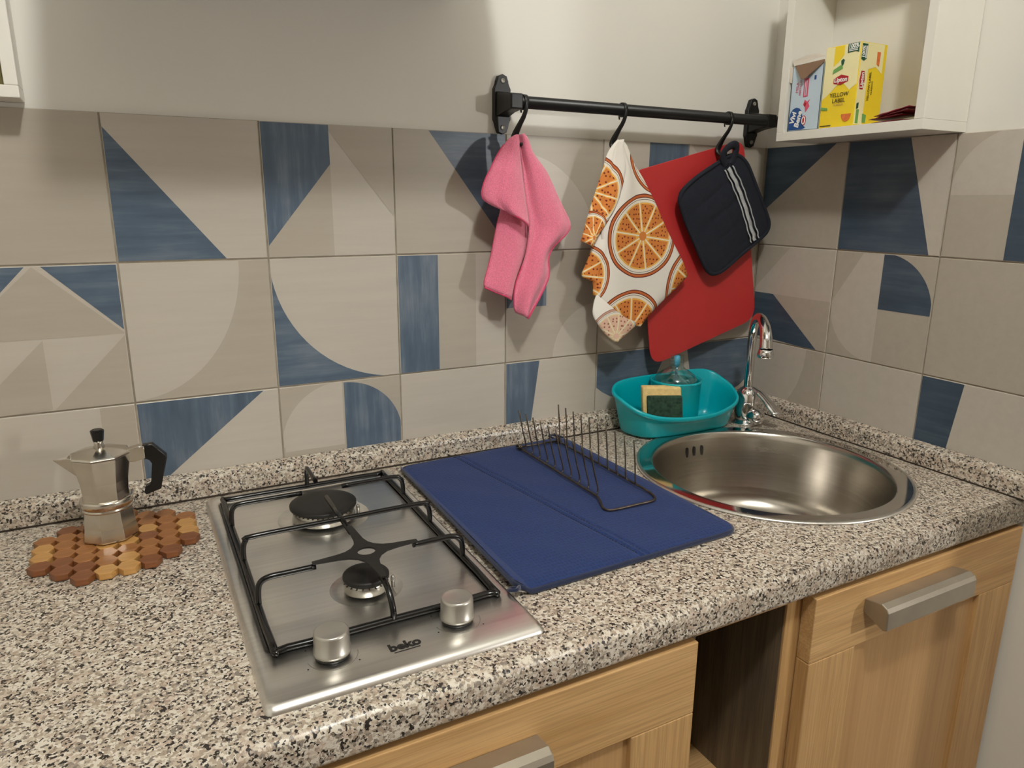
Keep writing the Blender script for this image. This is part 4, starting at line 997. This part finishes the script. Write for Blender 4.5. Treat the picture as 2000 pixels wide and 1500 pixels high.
def ribbon(P, wd, name, dx=0, dz=0):
    m = MB(); sm = smooth_open([(x+dx, 0, z+dz) for x, z in P], 5); A = []; Bq = []
    for i, p in enumerate(sm):
        tq = (sm[min(i+1, len(sm)-1)]-sm[max(i-1, 0)]).normalized(); nn = Vector((tq.z, 0, -tq.x)); wv = .0004*math.sin(i*1.3)
        A.append((p.x-nn.x*wd+wv, -.0612-.0008*math.sin(i*1.1), p.z-nn.z*wd)); Bq.append((p.x+nn.x*wd+wv, -.0612-.0008*math.sin(i*1.1+.6), p.z+nn.z*wd))
    m.grid([A, Bq]); o = m.build(name, 'stripe', t); solid(o, .0010, 0)
mid = [((a[0]+b[0])/2, (a[1]+b[1])/2) for a, b in zip(D['stripe1'], D['stripe2'])]
dirx = [((b[0]-a[0]), (b[1]-a[1])) for a, b in zip(D['stripe1'], D['stripe2'])]
ribbon(mid, .0040, 'stripe'); ribbon([(a[0]-.0035, a[1]-.0015) for a in D['stripe1']], .0013, 'stripe'); ribbon([(a[0]+.0045, a[1]+.002) for a in D['stripe2']], .0013, 'stripe')
lp = [(x, -.058-.006*math.sin(i), z) for i, (x, z) in enumerate(D['loop'][:-1])]
m = MB(); m.tube(smooth_open([(-.163, -.056, .509), (-.176, -.060, .522), (-.177, -.064, .534), (-.166, -.066, .5435), (-.152, -.064, .546), (-.144, -.060, .539), (-.145, -.057, .525), (-.150, -.055, .511)], 5), .0080, 10, flat=.5, flat_dir=(0, 1, 0)); m.build('hanging_loop', 'navy', t)
rebase(t)

# ================================================================== WALL SHELF BOX
SX, SY0, SY1, SZ0, SZ1, TT = -.105, -.119, -.404, .5505, .872, .0155
t = thing('wall_shelf_box', 'open white box shelf mounted on the right wall above the tiles', 'shelf', (-.05, -.26, SZ0))
def pn(a, b, name): bevel(MB().box(a, b).build(name, 'white_lac', t), .0006)
pn((SX, SY1, SZ0), (.005, SY0, SZ0+TT), 'bottom_panel'); pn((SX, SY1, SZ1-TT), (.005, SY0, SZ1), 'top_panel')
pn((SX, SY0-TT, SZ0+TT), (.005, SY0, SZ1-TT), 'side_panel'); pn((SX, SY1, SZ0+TT), (.005, SY1+TT, SZ1-TT), 'side_panel')
pn((.0005, SY1+TT, SZ0+TT), (.005, SY0-TT, SZ1-TT), 'back_panel')
rebase(t)
FZ = SZ0+TT+.0006
# front normal of the boxes points along -x; u grows towards the viewer's right (-y), v up
def flat(t, pts, mat, name, x=-.1005, th=.0003):
    m = MB(); m.prism([(x, y, z) for y, z in pts], (-th, 0, 0)); return m.build(name, mat, t)
def flaty(t, pts, mat, name, y=-.2765, th=.0003):
    m = MB(); m.prism([(x, y, z) for x, z in pts], (0, -th, 0)); return m.build(name, mat, t)
t = thing('tea_box', 'yellow tea carton with red badge and green panels on the white shelf', 'box', (-.066, -.24, FZ))
ya, yb_ = -.2085, -.2765; xa, xb = -.1000, -.0350; zt_ = .6960
bevel(MB().box((xa, ya, FZ), (xb, yb_, zt_)).build('carton', 'yellow', t), .0008)
flat(t, [(ya-.001, .612), (ya-.001, zt_-.001), (yb_+.001, zt_-.001), (yb_+.001, .632), (-.262, .624), (-.245, .640), (-.226, .624)], 'cream', 'cream_field', -.1001)
flat(t, [(-.2265, .664), (-.2265, zt_-.001), (-.2455, zt_-.001), (-.2455, .680), (-.238, .672)], 'yellow', 'yellow_corner', -.1005)
flat(t, [(-.2520, .6815), (-.2520, .6955), (-.2735, .6955), (-.2735, .6800), (-.268, .6825), (-.262, .6822)], 'greenp', 'green_flag', -.1006)
text('100%', .0092, (-.1011, -.2628, .6912), (0, -1, 0), (0, 0, 1), 'white_p', 'lettering', t, .0001, .0003)
for z in (.6862, .6838): flat(t, [(-.2545, z), (-.2545, z+.0013), (-.271, z+.0013), (-.271, z)], 'white_p', 'small_print', -.1010)
flat(t, [(-.2260, .6520), (-.2275, .6590), (-.2440, .6660), (-.2455, .6585)], 'green2', 'green_stamp', -.1006)
flat(t, [(-.2420, .6660), (-.2410, .6715), (-.2450, .6740), (-.2480, .6715), (-.2465, .6660), (-.2450, .6630)], 'greenp', 'leaf_mark', -.1007)
flat(t, [(-.2300, .6365), (-.2300, .6445), (-.2440, .6495), (-.2585, .6455), (-.2585, .6375), (-.2440, .6335)], 'redp', 'red_badge', -.1006)
text('Lipton', .0098, (-.1012, -.2442, .6414), (0, -1, 0), (0, 0, 1), 'white_p', 'lettering', t, .0001, .0003)
text('YELLOW', .0094, (-.1010, -.2440, .6178), (0, -1, 0), (0, 0, 1), 'ink', 'lettering', t, .0001)
text('LABEL', .0094, (-.1010, -.2440, .6085), (0, -1, 0), (0, 0, 1), 'ink', 'lettering', t, .0001)
text('CLASSICO', .0042, (-.1010, -.2440, .6020), (0, -1, 0), (0, 0, 1), 'wood_v', 'lettering', t, .0001)
flat(t, [(-.2620+.0095*math.cos(a), .5860+.012*math.sin(a)) for a in [math.radians(v) for v in range(0, -181, -20)]], 'orange_p', 'cup_picture', -.1006)
flat(t, [(-.2100, .5960), (-.2100, .6010), (-.2230, .5985), (-.2230, .5945)], 'green2', 'leaf_print', -.1006)
flat(t, [(-.2110, .5690), (-.2110, .5703), (-.2330, .5703), (-.2330, .5690)], 'ink', 'small_print', -.1006)
# near side, text turned upright
flaty(t, [(xa+.001, FZ+.002), (xa+.001, zt_-.001), (xa+.022, zt_-.001), (xa+.022, FZ+.002)], 'cream', 'cream_field', yb_-.0001)
flaty(t, [(xa+.022, .655), (xa+.022, zt_-.001), (xb-.008, zt_-.001), (xb-.008, .650), (-.060, .660)], 'cream', 'cream_field', yb_-.0001)
flaty(t, [(xa+.002, .6690), (xa+.002, .6930), (xa+.0150, .6930), (xa+.0150, .6705), (xa+.0085, .6670)], 'greenp', 'green_flag', yb_-.0006)
text('100%', .0085, (xa+.0060, yb_-.0011, .6805), (0, 0, 1), (-1, 0, 0), 'white_p', 'lettering', t, .0001, .0003)
for dx in (.0105, .0128): flaty(t, [(xa+dx, .6710), (xa+dx, .6900), (xa+dx+.0012, .6900), (xa+dx+.0012, .6710)], 'white_p', 'small_print', yb_-.0010)
flaty(t, [(xa+.0060, .6235), (xa+.0135, .6235), (xa+.0160, .6375), (xa+.0135, .6515), (xa+.0060, .6515), (xa+.0035, .6375)], 'redp', 'red_badge', yb_-.0006)
text('Lipton', .0095, (xa+.0095, yb_-.0011, .6375), (0, 0, 1), (-1, 0, 0), 'white_p', 'lettering', t, .0001, .0003)
text('YELLOW LABEL', .0066, (xa+.0290, yb_-.0008, .6290), (0, 0, 1), (-1, 0, 0), 'ink', 'lettering', t, .0001)
text('CLASSICO', .0048, (xa+.0360, yb_-.0008, .6270), (0, 0, 1), (-1, 0, 0), 'ink', 'lettering', t, .0001)
flaty(t, [(xa+.003, .592), (xa+.003, .601), (xa+.008, .603), (xa+.008, .594)], 'greenp', 'leaf_mark', yb_-.0006)
flaty(t, [(xa+.0040, .5700), (xa+.0040, .592), (xa+.0105, .592), (xa+.0105, .5700)], 'green2', 'green_stamp', yb_-.0006)
flaty(t, [(xa+.0210, .5720), (xa+.0200, .586), (xa+.0300, .584), (xa+.0290, .5720)], 'green2', 'leaf_print', yb_-.0006)
flaty(t, [(xa+.041, .664), (xa+.040, .683), (xa+.0485, .683), (xa+.0475, .661)], 'orange_p', 'cup_picture', yb_-.0006)
rebase(t)
t = thing('biscuit_box', 'opened pale blue and pink carton beside the yellow tea box on the white shelf', 'box', (-.066, -.175, FZ))
ya, yb_ = -.1400, -.2060; xa, xb = -.1000, -.0560; zt_ = .6770
m = MB(); th = .0008
m.box((xa, ya, FZ), (xa+th, yb_, zt_)); m.box((xb-th, ya, FZ), (xb, yb_, zt_)); m.box((xa, ya, FZ), (xb, ya-th, zt_)); m.box((xa, yb_+th, FZ), (xb, yb_, zt_)); m.box((xa, ya, FZ), (xb, yb_, FZ+th))
m.build('carton', 'blue_c', t)
m = MB(); m.prism([(xa-.0004, ya-.004, zt_), (xa-.0080, -.166, .6520), (xa-.0080, -.174, .6510), (xa-.0006, yb_-.001, zt_-.002), (xa+.0002, yb_-.001, zt_+.002)], (-.0007, 0, .0006)); m.build('front_flap', 'kraft', t)
m = MB(); m.prism([(xa, ya+.003, zt_+.0095), (xa+.001, -.165, zt_+.0150), (xa+.002, -.190, zt_+.0145), (xa, yb_-.001, zt_+.0080), (xa-.003, ya-.004, zt_+.0005)], (.0007, 0, .0003)); m.build('lid_flap', 'lid_w', t)
m = MB(); m.prism([(xa, ya, zt_), (xa-.004, ya+.010, zt_-.003), (xa-.002, ya+.007, zt_-.024), (xa, ya, zt_-.028)], (0, .0006, 0)); m.build('side_flap', 'lid_w', t)
bl = [(-.1415+dy, z) for dy, z in [(0, .5685), (0, .590), (-.002, .598), (-.007, .604), (-.014, .6065), (-.021, .6045), (-.0265, .599), (-.029, .591), (-.029, .580), (-.033, .574), (-.038, .571), (-.030, .5680)]]
flat(t, bl, 'blue_p', 'blue_patch', -.1002)
text('Vivi', .0140, (-.1008, -.1505, .5880), (0, -.22, 1), (0, 1, .1), 'white_p', 'lettering', t, .0001, .0005, shear=.25)
text('Bene', .0140, (-.1008, -.1620, .5850), (0, -.22, 1), (0, 1, .1), 'white_p', 'lettering', t, .0001, .0005, shear=.25)
flat(t, [(-.1740+.0055*math.cos(a), .5830+.0085*math.sin(a)) for a in [math.radians(v) for v in range(0, 360, 20)]], 'redp', 'red_oval', -.1002)
flat(t, [(-.1740+.0042*math.cos(a), .5830+.0070*math.sin(a)) for a in [math.radians(v) for v in range(0, 360, 20)]], 'white_p', 'white_oval', -.1005)
flat(t, [(-.1740+.0018*math.cos(a), .5830+.0050*math.sin(a)) for a in [math.radians(v) for v in range(0, 360, 20)]], 'redp', 'red_oval', -.1008)
flat(t, [(-.1680, .6225), (-.1675, .6530), (-.1780, .6540), (-.1780, .6230)], 'pink_p', 'pink_panel', -.1002)
for dy in (0, .0032): flat(t, [(-.1705-dy, .6245), (-.1703-dy, .6500), (-.1716-dy, .6500), (-.1718-dy, .6245)], 'blue_c', 'small_print', -.1005)
text('MELA', .0072, (-.1006, -.1540, .6400), (0, 0, 1), (0, 1, 0), 'pink_p', 'lettering', t, .0001)
text('MIRTILLO', .0060, (-.1006, -.1610, .6390), (0, 0, 1), (0, 1, 0), 'pink_p', 'lettering', t, .0001)
flat(t, [(-.1730, .6180), (-.1700, .6100), (-.1745, .6050), (-.1760, .5960), (-.1800, .6010), (-.1840, .6060), (-.1810, .6120), (-.1840, .6180), (-.1780, .6140)], 'pink_p', 'blossom_picture', -.1002)
flat(t, [(-.1735, .6140), (-.1715, .6090), (-.1750, .6060), (-.1775, .6110)], 'redp', 'blossom_centre', -.1005)
flat(t, [(-.1890, .6490), (-.1890, .6560), (-.1930, .6560), (-.1930, .6490)], 'blue_p', 'small_emblem', -.1002)
rebase(t)
rnd = random.Random(3)
lab = ['bottom dark red tea sachet in the little pile on the shelf', 'second dark red tea sachet from the bottom of the pile', 'third red tea sachet of the pile, tilted towards the tea box', 'topmost pinkish red tea sachet of the pile on the shelf']
for k in range(4):
    L, Wd = .058, .050; rows = []
    for i in range(9):
        row = []
        for j in range(9):
            u, v = i/8-.5, j/8-.5; b = max(0, (1-(2*u)**4)*(1-(2*v)**4)); row.append((u*L, v*Wd, .0020*b+.0002+.0005*math.sin(i*2.2+j*1.3+k)))
        rows.append(row)
    m = MB(); m.grid(rows); m.grid([[(p[0], p[1], -.0012*max(0, (1-(2*p[0]/L)**4)*(1-(2*p[1]/Wd)**4))) for p in r_] for r_ in rows])
    bmesh.ops.remove_doubles(m.bm, verts=m.bm.verts, dist=1e-5)
    o = m.build('tea_sachet', 'sachet2' if k == 3 else 'sachet'); solid(o, .0004, 0)
    o.location = (-.068, -.335-.004*k+(.010 if k % 2 else 0), FZ+.0018+.0040*k+(.003 if k else 0)); o.rotation_euler = (math.radians(rnd.uniform(-1, 1)), math.radians(1.5+3.2*k), math.radians(90+rnd.uniform(-8, 8)))
    tag(o, lab[k], 'tea sachet', 'red tea sachets on the shelf')

# ================================================================== FRAMED PICTURE at the top left corner
t = thing('picture_frame', 'deep white picture frame hanging at the top left, cut by the photo edge', 'picture', (-1.44, 0, .70))
px1, px0, pz0, pz1 = -1.2865, -1.62, .556, .90; fy = -.048
for a, b, n_ in (((px0, fy, pz0), (px1, .005, pz0+.014), 0), ((px0, fy, pz1-.014), (px1, .005, pz1), 0), ((px0, fy, pz0+.014), (px0+.014, .005, pz1-.014), 0), ((px1-.0145, fy, pz0+.014), (px1, .005, pz1-.014), 0)):
    bevel(MB().box(a, b).build('frame_moulding', 'white_lac', t), .0012)
MB().box((px0+.012, -.040, pz0+.012), (px1-.012, -.036, pz1-.012)).build('picture', 'picture', t)
rebase(t)

# ================================================================== lift everything to real height above the floor
for o in bpy.data.objects:
    if o.parent is None: o.location.z += UP
bpy.context.view_layer.update()
